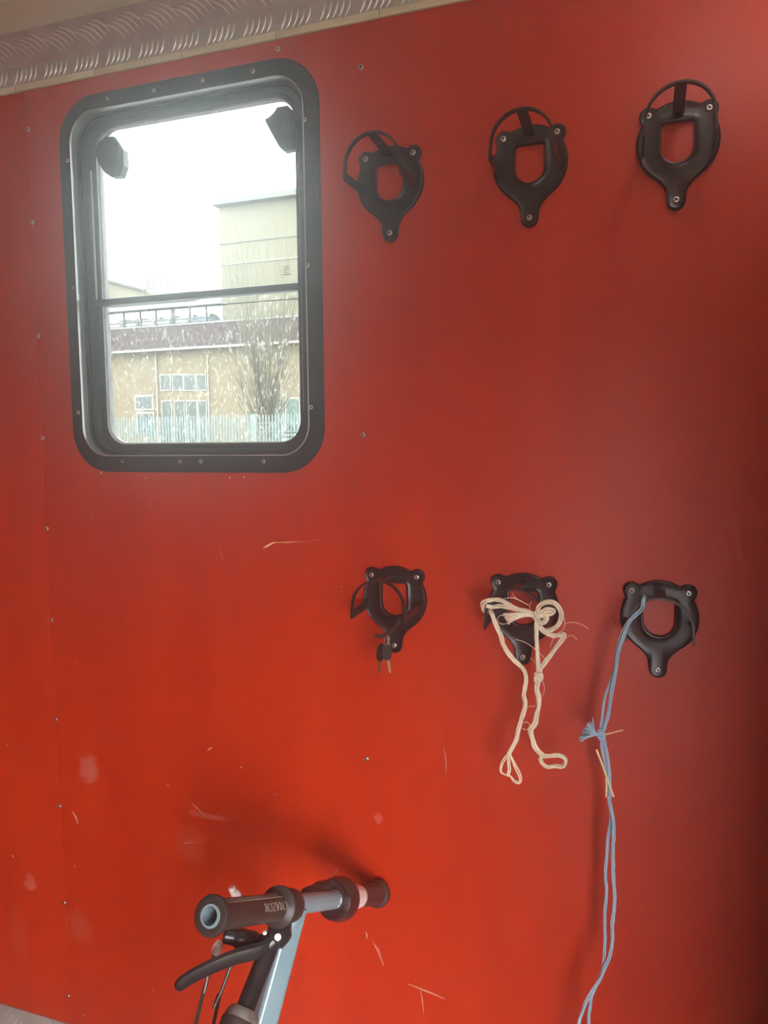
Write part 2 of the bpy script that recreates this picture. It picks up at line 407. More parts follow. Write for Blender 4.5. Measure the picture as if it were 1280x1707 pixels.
tag(bpy.data.objects['wall_right'], 'pale lined bulkhead wall at the other end', kind='structure')
wb = empty('wall_back'); tag(wb, 'opposite wall with the open loading doorway', kind='structure')
boxobj('panel', XL, DOOR[0], BACK_Y - 0.04, BACK_Y, 0.0, CEIL, M['pvc'], wb)
boxobj('panel', DOOR[1], XR, BACK_Y - 0.04, BACK_Y, 0.0, CEIL, M['pvc'], wb)
boxobj('panel', DOOR[0], DOOR[1], BACK_Y - 0.04, BACK_Y, DOOR[3], CEIL, M['pvc'], wb)
part = empty('shade_partition', (0.285, 0, 0)); tag(part, 'added out-of-view dark partition shading the right of the bracket wall', kind='structure')  # added unseen board that keeps door light off the wall's right edge
boxobj('shade_board', -0.02, 0.02, -0.90, -0.006, 0.0, 1.96, M['partition'], part, 0.012)
bm = bmesh.new(); tube(bm, [(0, -0.92, 0.0), (0, -0.92, 1.98)], 0.02, 16); finish('post', bm, M['steel'], part)
bm = bmesh.new(); tube(bm, [(0, -0.92, 1.98), (0, -0.006, 1.98)], 0.02, 16); finish('rail', bm, M['steel'], part)

# tread plate cove along the ceiling
t1 = empty('trim_1', (0, 0, 0)); tag(t1, 'silver five-bar tread plate cove between wall and ceiling', kind='structure')
Z0, Z1, Z2, YT = 2.3375, 2.372, CEIL, -0.034
bm = bmesh.new()
prof = [(-0.0035, Z0), (-0.0045, Z1), (YT, Z2 - 0.0005), (0.0, Z2 - 0.0005), (0.0, Z0)]
for x in (XL, 0.9):
    pass
A = [bm.verts.new((XL, y, z)) for y, z in prof]; B = [bm.verts.new((0.9, y, z)) for y, z in prof]
for k in range(5): bm.faces.new((A[k], A[(k+1) % 5], B[(k+1) % 5], B[k]))
bm.faces.new(A); bm.faces.new(B[::-1])
finish('plate', bm, M['tread'], t1, 20)
def bar_mesh(name, length, w, h, bow):
    bm = bmesh.new(); n = 8; pts = []; rr = []
    for i in range(n + 1):
        t = i / n; pts.append(Vector((bow * math.sin(math.pi*t), 0, (t - 0.5) * length))); rr.append(max(0.12, math.sin(math.pi * (0.06 + 0.88*t))))
    rings = []
    for p, s in zip(pts, rr):
        rings.append([bm.verts.new(p + Vector((-w*s/2, 0.0003, 0))), bm.verts.new(p + Vector((0, -h*s, 0))), bm.verts.new(p + Vector((w*s/2, 0.0003, 0)))])
    for a, b in zip(rings, rings[1:]):
        for k in range(2): bm.faces.new((a[k], a[k+1], b[k+1], b[k]))
    bmesh.ops.recalc_face_normals(bm, faces=bm.faces)
    me = bpy.data.meshes.new(name); bm.to_mesh(me); bm.free(); me.materials.append(M['tread_bar'])
    me.polygons.foreach_set('use_smooth', [True]*len(me.polygons)); return me
BAR1 = bar_mesh('tread_bar', 0.031, 0.0042, 0.0022, 0.002)
BAR2 = bar_mesh('tread_bar_curved', 0.046, 0.0042, 0.0022, 0.005)
def put_bar(me, loc, rot, parent):
    o = bpy.data.objects.new('tread_bar', me); COL.objects.link(o); o.parent = parent; o.location = loc; o.rotation_euler = rot
tilt = math.atan2(-(YT + 0.0045), Z2 - Z1)
g = 0
x = -1.40
while x < -0.10:
    for k in range(5):
        xx = x + k*0.0122
        put_bar(BAR1, (xx, -0.0042, (Z0 + Z1)/2 - 0.0005), (0, math.radians(22), 0), t1)
        xu = xx + 0.030
        zc = (Z1 + Z2)/2 + (k - 2)*0.0028; yc = -0.0045 + (YT + 0.0045) * (zc - Z1)/(Z2 - Z1)
        if xu < -0.45:
            mrot = (Matrix.Rotation(tilt, 3, 'X') @ Matrix.Rotation(math.radians(-52), 3, 'Y')).to_euler()
            put_bar(BAR2, (xu, yc - 0.0006, zc), mrot, t1)
    x += 0.0765
# cream strip in short lengths under the cove
t2 = empty('trim_2'); tag(t2, 'narrow cream strip in short lengths under the tread plate', kind='structure')
jx = [XL, -1.62] + [at(px, py).x for px, py in ((28, 150), (161, 122), (306, 92), (462, 61), (634, 27))] + [-0.20, 0.05, 0.30, 0.55, 0.9]
for a, b in zip(jx, jx[1:]):
    boxobj('strip_segment', a + 0.0007, b - 0.0007, -0.0065, 0.0, 2.3245, 2.3372, M['cream_strip'], t2, 0.001)
# kick plate
kb = empty('baseboard_side'); tag(kb, 'silver tread plate kick board along the foot of the red wall', kind='structure')
boxobj('plate', XL, 0.255, -0.005, 0.0, 0.0, 0.2595, M['tread'], kb, 0.001)
BAR3 = bar_mesh('kick_bar', 0.050, 0.007, 0.0032, 0.004)
for gx in range(14):
    for gz in range(3):
        for k in range(5):
            px = -1.62 + gx*0.096 + (gz % 2)*0.048; s = 1 if (gx + gz) % 2 else -1
            put_bar(BAR3, (px + k*0.0155*0.72, -0.005, 0.222 - gz*0.075 + (k - 2)*s*0.009), (0, math.radians(-42*s), 0), kb)

# ------------------------------------------------------------------ window
win = empty('window_1', (-0.8575, 0, 1.917)); WB = (-0.8575, 0, 1.917)
tag(win, 'black framed rounded window in the red wall with dirty lower pane', kind='structure')
def wfinish(name, bm, m, parent=None, smooth=35):
    bmesh.ops.translate(bm, verts=bm.verts, vec=(-WB[0], 0, -WB[2])); return finish(name, bm, m, parent or win, smooth)
def inset(r, d): return (r[0]+d, r[1]-d, r[2]+d, r[3]-d)
bm = bmesh.new()
loft(bm, [(rrect(*WIN_OUT, .088), 0.0), (rrect(*WIN_OUT, .088), -0.0025), (rrect(*inset(WIN_OUT, .0018), .086), -0.0045), (rrect(*inset(WIN_OUT, .024), .066), -0.0075), (rrect(*WIN_IN, .060), -0.0068), (rrect(*WIN_IN, .060), 0.0)], close=True)
wfinish('flange', bm, M['frame_black'])
bm = bmesh.new()
W1 = inset(WIN_IN, .0006)
loft(bm, [(rrect(*W1, .060), -0.0068), (rrect(*inset(WIN_IN, .0022), .058), -0.0072), (rrect(*inset(WIN_IN, .0022), .058), 0.0125), (rrect(*W1, .060), 0.0125)], close=True)
wfinish('lip', bm, M['silver'])
bm = bmesh.new()
a1 = inset(WIN_IN, .001)
b1_ = (WIN_IN[0]+.008, WIN_IN[1]-.008, WIN_IN[2]+.005, WIN_IN[3]-.005)
c1 = (WIN_IN[0]+.013, WIN_IN[1]-.013, WIN_IN[2]+.0085, WIN_IN[3]-.0085)
d1 = (WIN_IN[0]+.0225, WIN_IN[1]-.0225, WIN_IN[2]+.0135, WIN_IN[3]-.0135)
e1 = (WIN_IN[0]+.024, WIN_IN[1]-.024, WIN_IN[2]+.015, WIN_IN[3]-.015)
loft(bm, [(rrect(*a1, .059), 0.0125), (rrect(*b1_, .056), 0.0135), (rrect(*b1_, .056), 0.0195), (rrect(*c1, .052), 0.0165), (rrect(*d1, .05), 0.0175), (rrect(*e1, .049), 0.027), (rrect(*GLASS, .044), 0.030), (rrect(*GLASS, .044), 0.052), (rrect(*a1, .059), 0.052)], close=True)
wfinish('sash', bm, M['sash_grey'], smooth=25)
bm = bmesh.new()
loft(bm, [(rrect(*inset(GLASS, -.001), .045), 0.036), (rrect(*inset(GLASS, .0022), .043), 0.0385), (rrect(*inset(GLASS, .0022), .043), 0.0395), (rrect(*inset(GLASS, -.001), .045), 0.0395)], close=True)
wfinish('glass_seal', bm, M['seal'])
# divider between upper and lower pane
DZ = 1.8925
bm = bmesh.new(); box(bm, GLASS[0]-.016, GLASS[1]+.004, 0.022, 0.044, DZ-.0065, DZ+.0065, .002)
wfinish('divider_bar', bm, M['sash_grey'])
bm = bmesh.new(); box(bm, GLASS[0]+.001, GLASS[1]-.001, 0.0465, 0.049, DZ-.0195, DZ-.0175)  # pale strip paints the highlight along the glass edge
wfinish('pane_edge_highlight', bm, M['seal'])
# inner vertical bead of the upper sash, left and right
bm = bmesh.new(); box(bm, GLASS[0]-.013, GLASS[0]-.009, 0.024, 0.030, DZ, 2.16, .001); wfinish('bead', bm, M['seal'])
bm = bmesh.new(); box(bm, GLASS[1]+.009, GLASS[1]+.012, 0.024, 0.030, 1.66, 2.15, .001); wfinish('bead', bm, M['seal'])
def pane(name, z0, z1, m, top):
    bm = bmesh.new(); r = rrect(GLASS[0]-.003, GLASS[1]+.003, GLASS[2]-.003, GLASS[3]+.003, .046)
    r = [(x, min(max(z, z0), z1)) for x, z in r]
    q = []
    for p in r:
        if not q or (abs(p[0]-q[-1][0]) + abs(p[1]-q[-1][1])) > 1e-6: q.append(p)
    # cut: clamp points on the straight side to the full width
    q = [(x, z) for x, z in q if not ((abs(z - z0) < 1e-9 or abs(z - z1) < 1e-9) and GLASS[0]+.0 < x < GLASS[1]-.0 and abs(z - DZ) < 1e-6)]
    prism(bm, q, 0.0405, 0.0445)
    return wfinish(name, bm, m)
up = pane('upper_pane', DZ, 9, M['glass_up'], True); up['label'] = 'clear upper pane'
lo = pane('lower_pane', -9, DZ, M['glass_low'], False); lo['label'] = 'dirt-specked lower pane'
# maker's marks printed on the glass: small square with a stroke and a line of fine print
def glass_mark(px, py, s, parent, lines):
    c = at(px, py, 0.040); bm = bmesh.new()
    def quad(x0, x1, z0, z1): box(bm, c.x+x0*s, c.x+x1*s, 0.0398, 0.0401, c.z+z0*s, c.z+z1*s)
    quad(-1, 1, .88, 1); quad(-1, 1, -1, -.88); quad(-1, -.88, -1, 1); quad(.88, 1, -1, 1)
    for k in range(5):
        a = -0.55 + k*0.25; quad(a, a+.3, -.5 + k*.22, -.32 + k*.22)
    quad(-.5, .45, .42, .56); quad(-.5, .3, .05, .17); quad(-.1, .55, -.55, -.42)
    for j in range(lines):
        w = 1.9 + .6*j; x = -w
        while x < w:
            l = random.uniform(.12, .3); quad(x, x+l, -1.75 - j*1.3, -1.42 - j*1.3); x += l + .12
    bmesh.ops.translate(bm, verts=bm.verts, vec=(0, 0, 0))
    return wfinish('maker_mark', bm, M['mark'], parent)
glass_mark(477, 449, .0062, up, 1); glass_mark(483, 713, .0062, lo, 2)
up_children_fix = [o for o in COL.objects if o.parent in (up, lo)]
# latches on the upper pane corners
def latch(outline, cpx, y0, y1, face):
    c = at(*cpx, y0); t = empty('latch'); t.parent = win; t.location = (c.x - WB[0], 0, c.z - WB[2])
    P = [at(px, py, y0) for px, py in outline]
    bm = bmesh.new(); prism(bm, [(p.x - c.x, p.z - c.z) for p in P], y0, y1, .003)
    finish('handle', bm, M['frame_black'], t, 25)
    bm = bmesh.new(); Q = [at(px, py, y0) for px, py in face]
    prism(bm, [(p.x - c.x, p.z - c.z) for p in Q], y0 - .005, y0 + .002, .0015); finish('thumb_plate', bm, M['sash_grey'], t, 25)
    bm = bmesh.new(); lathe(bm, [(0, 0), (0, .009), (.03, .009), (.03, 0)], (0, y1 - .002, 0), (0, 1, 0), 16); finish('pivot', bm, M['frame_black'], t)
    return t
zl = zoomed(90, 90, 5.3333); zr = zoomed(400, 90, 8.0)
latch([zl(*p) for p in ((440, 735), (520, 726), (568, 785), (606, 850), (610, 990), (578, 1082), (500, 1090), (440, 1050), (400, 985), (362, 900), (362, 830), (400, 770))], (182, 260), 0.000, 0.022,
      [zl(*p) for p in ((445, 805), (590, 835), (588, 960), (500, 895))])
latch([zr(*p) for p in ((480, 700), (625, 676), (690, 740), (752, 880), (745, 1060), (722, 1250), (570, 1285), (515, 1235), (400, 1020), (322, 880), (330, 850), (445, 820))], (468, 213), 0.000, 0.022,
      [zr(*p) for p in ((600, 760), (690, 800), (720, 1000), (640, 1120), (560, 1000))])
for px, py in ((131, 688), (204, 769), (300, 769), (335, 769), (440, 769), (519, 679), (113, 268), (178, 165), (257, 151), (338, 134), (422, 119), (508, 200), (513, 443), (122, 480)):
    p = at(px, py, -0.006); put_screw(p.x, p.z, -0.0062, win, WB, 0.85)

# ------------------------------------------------------------------ bridle brackets
def sd_caps(x, z, ax, az, bx, bz, r):
    dx, dz = bx-ax, bz-az; t = max(0, min(1, ((x-ax)*dx + (z-az)*dz) / max(1e-12, dx*dx + dz*dz)))
    return math.hypot(x-ax-dx*t, z-az-dz*t) - r
def smin(a, b, k):
    h = max(k - abs(a - b), 0.0) / k; return min(a, b) - h*h*k*0.25
def sd_outer(x, z):
    d = math.hypot(x, z) - 0.0610
    d = smin(d, sd_caps(x, z, 0, -0.04, 0, -0.0875, 0.0142), 0.024)
    for s in (-1, 1): d = smin(d, math.hypot(x - s*0.0435, z - 0.0430) - 0.0140, 0.0045)
    return d
def sd_hole(x, z):
    z -= -0.0005; hw, hh = 0.0240, 0.0300; r = 0.006 if z > 0 else 0.0235
    qx, qz = abs(x) - hw + r, abs(z) - hh + r
    return min(max(qx, qz), 0) + math.hypot(max(qx, 0), max(qz, 0)) - r
def polar(sd, a, r0, r1):
    # outermost zero crossing along the ray
    n = 160; last = r0
    for i in range(n, -1, -1):
        r = r0 + (r1 - r0)*i/n
        if sd(r*math.sin(a), r*math.cos(a)) <= 0:
            lo_, hi = r, min(r1, r + (r1-r0)/n)
            for _ in range(20):
                m_ = (lo_+hi)/2
                if sd(m_*math.sin(a), m_*math.cos(a)) <= 0: lo_ = m_
                else: hi = m_
            return lo_
    return r0
def bracket_meshes():
    NA = 200; angs = [2*math.pi*i/NA for i in range(NA)]
    # denser steps where the lugs and tongue are
    out = [polar(sd_outer, a, 0.0, 0.12) for a in angs]; inn = [polar(sd_hole, a, 0.0, 0.05) for a in angs]
    bm = bmesh.new(); rings = []
    for (fo, off, y) in ((1, 0, 0.0), (1, 0, -.0052), (1, -.0012, -.0072), (1, -.0030, -.0082), (1, -.0048, -.0074), (0.6, None, -.0074), (0.3, None, -.0080), (0, .0050, -.0082), (0, .0030, -.0100), (0, .0012, -.0096), (0, 0, -.0070), (0, 0, 0.0)):
        ring = []
        for a, ro, ri in zip(angs, out, inn):
            if off is None:
                r = (ri + .005) + fo * ((min(ro, .064) - .0048) - (ri + .005))
            else: r = (ro if fo == 1 else ri) + off
            ring.append(bm.verts.new((r*math.sin(a), y, r*math.cos(a))))
        rings.append(ring)
    for a, b in zip(rings, rings[1:] + rings[:1]):
        for k in range(NA): bm.faces.new((a[k], a[(k+1) % NA], b[(k+1) % NA], b[k]))
    return bm
HD = 0.095   # how far the hoop stands off the wall
bm = bracket_meshes(); bmesh.ops.recalc_face_normals(bm, faces=bm.faces)
PLATE = bpy.data.meshes.new('plate'); bm.to_mesh(PLATE); bm.free(); PLATE.materials.append(M['black_plastic'])
PLATE.polygons.foreach_set('use_smooth', [True]*len(PLATE.polygons)); PLATE.set_sharp_from_angle(angle=math.radians(50))
def hoop_mesh():
    bm = bmesh.new(); hw = 0.0470; top = 0.0500; pts = []
    pts += [Vector((-hw - .002, -HD, -0.020)), Vector((-hw - .001, -HD, -0.008))]
    for i in range(1, 24):
        a = math.pi - math.pi*i/24; pts.append(Vector((hw*math.cos(a), -HD, 0.004 + (top - .004)*math.sin(a))))
    pts += [Vector((hw + .001, -HD, -0.008)), Vector((hw + .002, -HD, -0.020))]
    ribbon(bm, pts, (0, 1, 0), 0.0085, 0.0032)
    return bm
def mesh_from(bm, name, m, ang=40):
    bmesh.ops.recalc_face_normals(bm, faces=bm.faces); me = bpy.data.meshes.new(name); bm.to_mesh(me); bm.free(); me.materials.append(m)
    me.polygons.foreach_set('use_smooth', [True]*len(me.polygons)); me.set_sharp_from_angle(angle=math.radians(ang)); return me
HOOP = mesh_from(hoop_mesh(), 'hoop', M['strap_plastic'])
bm = bmesh.new(); ribbon(bm, [(0, -.006, .044), (0, -.03, .0460), (0, -.06, .0480), (0, -HD - .003, .0495)], (1, 0, 0), .0165, .003); TOPS = mesh_from(bm, 'top_strap', M['strap_plastic'])
def side_strap(s):
    bm = bmesh.new(); ribbon(bm, [(s*.050, -.005, -.010), (s*.0497, -.05, -.0115), (s*.0488, -HD - .003, -.0128)], (0, 0, 1), .0150, .003); return mesh_from(bm, 'side_strap', M['strap_plastic'])
SIDE = {s: side_strap(s) for s in (-1, 1)}
BR = [(-0.4355, 2.050, 'black bridle bracket next to the window, with its hoop leaning towards it', 0.0),
      (-0.1925, 2.0510, 'black bridle bracket in the middle of the upper row', 0.0),
      (0.0335, 2.0545, 'black bridle bracket at the far end of the upper row from the window', 0.0),
      (-0.4335, 1.3110, 'black bridle bracket holding the small bunch of keys', 0.0),
      (-0.1980, 1.3095, 'black bridle bracket with cream twine knotted around its hoop', 0.0),
      (0.0235, 1.3075, 'black bridle bracket from which the blue twine hangs', 0.0)]
brackets = []
for bx, bz, lab, rz in BR:
    t = empty('bridle_bracket', (bx, 0, bz)); tag(t, lab, 'bridle bracket', 'bridle brackets on the red wall')
    for nm, me in (('plate', PLATE), ('hoop', HOOP), ('top_strap', TOPS), ('side_strap', SIDE[-1]), ('side_strap', SIDE[1])):
        link(nm, me, None, t)
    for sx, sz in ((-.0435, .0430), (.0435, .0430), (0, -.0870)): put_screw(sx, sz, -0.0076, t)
    brackets.append(t)

# ------------------------------------------------------------------ key bunch on the lower bracket
z4 = zoomed(540, 900, 5.3333)
HY = -HD
keys = empty('key_bunch', at(*z4(660, 745), HY)); KB = keys.location.copy()
tag(keys, 'two black-headed keys on a ring and worn strap hung from the bracket', 'keys')
def L4(x, y, yy): return at(*z4(x, y), yy) - KB
bm = bmesh.new(); ribbon(bm, [L4(668, 700, HY-.004), L4(655, 745, HY-.008), L4(610, 795, HY-.012), L4(550, 845, HY-.014), L4(495, 858, HY-.014), L4(455, 850, HY-.012)], (0, 0.7, 1), .0075, .0022)
finish('strap', bm, M['leather'], keys)
bm = bmesh.new(); cc = L4(556, 888, HY-.014); ring = [cc + Vector((math.cos(a)*.0035, math.sin(a)*.006, math.sin(a)*.0082)) for a in [2*math.pi*i/20 for i in range(21)]]
tube(bm, ring, .0009, 8, cap=False); finish('split_ring', bm, M['screw'], keys)
def key(hx, hy, rot, yy, tilt):
    k = empty('key'); k.parent = keys; k.location = L4(hx, hy, yy); k.rotation_euler = (0.1, rot, tilt)
    bm = bmesh.new(); prism(bm, [(-.003, .017), (.003, .017), (.0085, .010), (.0095, 0), (.007, -.010), (.003, -.015), (-.003, -.015), (-.007, -.010), (-.0095, 0), (-.0085, .010)], -.0018, .0018, .0009); finish('key_head', bm, M['key_head'], k)
    bm = bmesh.new(); prism(bm, [(-.0026, -.014), (.0026, -.014), (.0026, -.024), (.0014, -.026), (.0024, -.029), (.001, -.032), (.0016, -.036), (-.001, -.040), (-.0026, -.037)], -.0009, .0009, .0002); finish('key_blade', bm, M['brass'], k)
    return k
key(505, 1005, math.radians(4), HY-.016, 1.0)
key(555, 1000, math.radians(-12), HY-.010, 0.55)

# ------------------------------------------------------------------ twines
def strands(bm, pts, r, n=3, twist=40.0, sub=6, wob=0.0, sr=0.62):
    P = catmull(pts, sub); F = frames(P)
    Ln = [0.0]
    for a, b in zip(P, P[1:]): Ln.append(Ln[-1] + (b - a).length)
    for k in range(n):
        Q = []; ph = 2*math.pi*k/n; seed = random.random()*100
        rr = []
        for p, (t, u, v), s in zip(P, F, Ln):
            a = ph + s*twist; w = 1 + wob*noise.noise(Vector((s*60, seed, k)))
            Q.append(p + (u*math.cos(a) + v*math.sin(a)) * r * 0.62 * w); rr.append(r*sr*(0.85 + 0.3*noise.noise(Vector((s*90, k, seed)))))
        tube(bm, Q, rr, 6)
z5 = zoomed(780, 920, 4.163)
tw = empty('twine', at(*z5(480, 450), -0.115)); TB = tw.location.copy()
tag(tw, 'cream sisal baler twine knotted on the bracket with two dangling looped ends', 'twine')
def p5(lst):
    """(x, y, stand-off) in the enlarged crop"""
    return [at(*z5(x, y), yy) - TB for x, y, yy in lst]
def twobj(name, lst, r, n=3, twist=45, wob=0.5, m='twine', sr=0.62):
    bm = bmesh.new(); strands(bm, p5(lst), r, n, twist, 6, wob, sr); return finish(name, bm, M[m], tw, 60)
HF = -HD - .008
twobj('strand', [(468, 442, HF-.006), (420, 418, HF-.006), (350, 398, HF-.005), (290, 368, HF-.003), (225, 338, HF-.001), (160, 330, HF), (115, 348, HF), (100, 375, HF+.006), (112, 405, HF+.014), (140, 420, HF+.018)], .0036)
twobj('strand', [(462, 450, HF-.003), (400, 425, HF-.002), (310, 395, HF), (235, 378, HF+.002), (175, 380, HF+.004), (125, 372, HF+.002)], .0034)
twobj('leg', [(150, 400, HF+.014), (172, 450, HF), (200, 520, HF-.002), (232, 585, HF-.002), (245, 650, HF-.002), (290, 715, HF), (345, 775, HF), (385, 820, HF), (402, 880, HF), (395, 950, HF), (388, 1000, HF), (398, 1050, HF), (385, 1110, HF), (365, 1180, HF), (345, 1260, HF), (318, 1335, HF), (285, 1400, HF)], .0037, 3, 38)
twobj('end_loop', [(288, 1395, HF), (262, 1425, HF), (232, 1475, HF+.002), (228, 1525, HF+.003), (255, 1545, HF), (290, 1555, HF-.003), (320, 1590, HF-.004), (355, 1600, HF-.003), (365, 1570, HF), (345, 1520, HF+.003), (315, 1460, HF+.003), (292, 1405, HF)], .0026, 2, 40)
twobj('end_loop', [(285, 1400, HF), (282, 1450, HF-.003), (285, 1510, HF-.004), (275, 1555, HF-.002)], .0026, 2, 40)
twobj('bow_loop', [(490, 440, HF-.008), (490, 385, HF-.010), (530, 352, HF-.011), (585, 352, HF-.011), (632, 388, HF-.010), (650, 440, HF-.008), (632, 500, HF-.006), (590, 535, HF-.004), (535, 545, HF-.003), (500, 515, HF-.004)], .0038, 3, 42)
twobj('knot', [(455, 430, HF-.008), (480, 470, HF-.013), (520, 490, HF-.014), (545, 455, HF-.015), (515, 420, HF-.015), (555, 400, HF-.015), (595, 405, HF-.013), (580, 430, HF-.012), (530, 430, HF-.012), (490, 445, HF-.014), (470, 410, HF-.013)], .0040, 3, 60)
twobj('strand', [(490, 510, HF-.004), (530, 555, HF-.004), (585, 580, HF-.004), (640, 580, HF-.004), (668, 572, HF-.004), (660, 595, HF-.005), (632, 640, HF-.004), (590, 690, HF-.003), (545, 750, HF-.002), (510, 800, HF), (498, 835, HF)], .0036, 3, 40)
twobj('leg', [(478, 470, HF-.008), (477, 540, HF-.006), (476, 620, HF-.004), (482, 700, HF-.002), (488, 770, HF), (494, 840, HF)], .0036, 3, 36)
twobj('knot', [(470, 845, HF), (505, 850, HF-.006), (505, 880, HF-.006), (475, 890, HF-.004), (470, 865, HF-.006), (500, 895, HF-.004)], .0036, 3, 60)
twobj('leg', [(488, 880, HF), (478, 950, HF), (490, 1010, HF), (492, 1060, HF), (478, 1120, HF), (468, 1180, HF), (448, 1215, HF), (435, 1240, HF), (445, 1300, HF), (460, 1350, HF), (490, 1385, HF), (520, 1410, HF)], .0042, 3, 34)
twobj('end_loop', [(470, 1370, HF), (510, 1412, HF-.002), (560, 1415, HF-.003), (620, 1408, HF-.003), (665, 1425, HF-.002), (680, 1455, HF), (655, 1490, HF+.002), (600, 1485, HF+.002), (550, 1490, HF), (515, 1465, HF), (498, 1425, HF)], .0034, 3, 40)
bm = bmesh.new()
for k in range(26):
    s = k/25
    tube(bm, catmull(p5([(460, 440 + 6*s, HF-.006), (380, 425 + 25*s, HF-.010), (300, 428 + 55*s, HF-.010 - .006*random.random()), (246 + 34*s + random.uniform(-6, 6), 428 + 76*s, HF-.006 - .008*random.random())]), 4), [.0012]*9 + [.0012, .0012, .0011, .0005], 5)
finish('frayed_tail', bm, M['twine'], tw, 60)
bm = bmesh.new()
for lst in ([(330, 606, -.10), (400, 630, -.105), (470, 680, -.11), (530, 735, -.11)], [(235, 330, HF), (300, 318, HF-.01), (370, 340, HF-.01)], [(430, 405, HF), (428, 370, HF-.01), (440, 345, HF-.01)],
            [(670, 500, HF), (710, 488, HF-.01), (780, 500, HF-.01), (838, 535, HF-.008)], [(680, 600, HF), (710, 580, HF-.008), (740, 590, HF-.01), (755, 612, HF-.01)],
            [(650, 430, HF), (672, 480, HF-.006), (660, 540, HF-.008), (615, 570, HF-.008)], [(510, 880, HF), (530, 940, HF-.004), (520, 1000, HF-.004)], [(410, 1070, HF), (440, 1072, HF-.006), (465, 1070, HF)],
            [(380, 1190, HF), (405, 1180, HF-.006), (430, 1205, HF-.006), (405, 1235, HF-.004), (378, 1225, HF)], [(430, 735, HF), (455, 755, HF-.006), (468, 772, HF)], [(310, 285, HF), (330, 320, HF-.01), (420, 370, HF-.008)], [(200, 470, HF), (225, 440, HF-.008), (260, 450, HF-.008)],
            [(200, 470, HF), (230, 500, HF-.008), (285, 495, HF-.008)], [(570, 660, HF), (595, 600, HF-.008), (640, 570, HF-.006)]):
    tube(bm, catmull(p5(lst), 6), .00055, 5)
finish('loose_fibres', bm, M['twine'], tw, 60, kind='stuff')

z6 = zoomed(940, 930, 3.88); z9 = zoomed(920, 1300, 4.195)
bl = empty('twine', at(*z6(515, 255), -0.12)); BB = bl.location.copy()
tag(bl, 'long blue plastic baler twine with a frayed knot hanging from the bracket', 'twine')
BY = -HD - .006
def pb(l6, l9=(), extra=()):
    r = [at(*z6(x, y), BY + (q[0] if q else 0)) - BB for x, y, *q in l6] + [at(*z9(x, y), BY + (q[0] if q else 0)) - BB for x, y, *q in l9]
    return r + [Vector(e) - BB for e in extra]
def blobj(name, pts, r, n=3, twist=30, wob=0.5):
    bm = bmesh.new(); strands(bm, pts, r, n, twist, 6, wob); return finish(name, bm, M['twine_blue'], bl, 60)
def fall(px, py, dx, zend=0.012):
    a = at(*z9(px, py), BY)
    return [a + Vector((dx*.5, 0, -.12)), Vector((a.x + dx, a.y - .01, 0.30)), Vector((a.x + dx*1.2, a.y - .03, 0.06)), Vector((a.x + dx*1.2 - .03, a.y - .08, zend))]
kn = (243, 1142)
blobj('strand', pb([(520, 250, .010), (512, 275, -.001), (507, 325, -.002), (470, 365), (430, 405), (400, 460), (375, 530), (355, 600), (342, 680), (325, 770), (312, 850), (300, 930), (285, 1010), (262, 1090), kn]), .0030)
blobj('strand', pb([(520, 250, .010), (508, 280, .002), (498, 330, .002), (455, 365, .003), (405, 425, .003), (365, 510, .004), (345, 590, .004), (332, 690, .004), (308, 780, .006), (280, 860, .008), (256, 940, .008), (246, 1030, .006), (240, 1090, .003), kn]), .0022)
blobj('strand', pb([kn, (262, 1190), (278, 1270), (288, 1350), (294, 1440), (300, 1540)], [(400, 130), (415, 215), (430, 300), (432, 400), (426, 490), (424, 580), (430, 680), (437, 770), (434, 880), (424, 1000), (422, 1100), (412, 1190), (385, 1280), (345, 1370), (290, 1460), (235, 1560), (205, 1640), (186, 1720)], fall(186, 1720, -.02)), .0029)
blobj('strand', pb([kn, (248, 1220, .004), (262, 1310, .004), (280, 1400, .004), (290, 1500, .004)], [(405, 150, .006), (412, 260, .008), (402, 360, .010), (386, 450, .010), (380, 560, .010), (374, 680, .010), (380, 780, .010), (372, 900, .010), (368, 1020, .010), (370, 1120, .010), (368, 1220, .008), (358, 1310, .006), (325, 1400, .004), (285, 1490), (266, 1580), (258, 1720)], fall(258, 1720, .02)), .0026)
bm = bmesh.new()
strands(bm, pb([(222, 1128, -.004), (238, 1118, -.006), (255, 1135, -.006), (258, 1158, -.006), (240, 1168, -.006), (222, 1150, -.005), (232, 1132, -.007), (256, 1150, -.006)]), .0032, 3, 60)
finish('knot', bm, M['twine_blue'], bl, 60)
bm = bmesh.new()
for k in range(44):
    a = random.random(); ex = 178 - 78*math.sin(a*1.6) + random.uniform(-8, 8) + 14*(1-a); ey = 1036 + 150*a + random.uniform(-8, 8)
    tube(bm, catmull(pb([(232, 1145, -.004), (205, 1130 + 18*a, -.006 - .006*random.random()), ((ex + 205)/2 - 4, (ey + 1135)/2, -.008 + random.uniform(-.008, .008)), (ex, ey, random.uniform(-.022, .006))]), 4), [.0009]*12 + [.0004], 5)
finish('frayed_tuft', bm, M['twine_blue'], bl, 60)
def straw(a, b, yy, r, lab, fn=z6):
    A, B = at(*fn(*a), yy), at(*fn(*b), yy - .002); o = empty('straw_stalk', A); tag(o, lab, 'straw', 'straw stalks caught in the blue twine')
    d = B - A; bm = bmesh.new(); tube(bm, [Vector((0, 0, 0)), d*.33 + Vector((.0006, 0, 0)), d*.66, d], [r, r*.95, r*.9, r*.85], 8); finish('stalk', bm, M['straw'], o)
    bm = bmesh.new(); lathe(bm, [(-.0015, r*.9), (0, r*1.25), (.0015, r*.9)], d*.62, d, 8); finish('node', bm, M['straw'], o)
straw((266, 1142), (382, 1114), BY - .006, .0011, 'short straw stalk poking out of the blue knot')
straw((210, 1240), (322, 1546), BY - .008, .0018, 'longest straw stalk slanting across the blue twine below the knot')
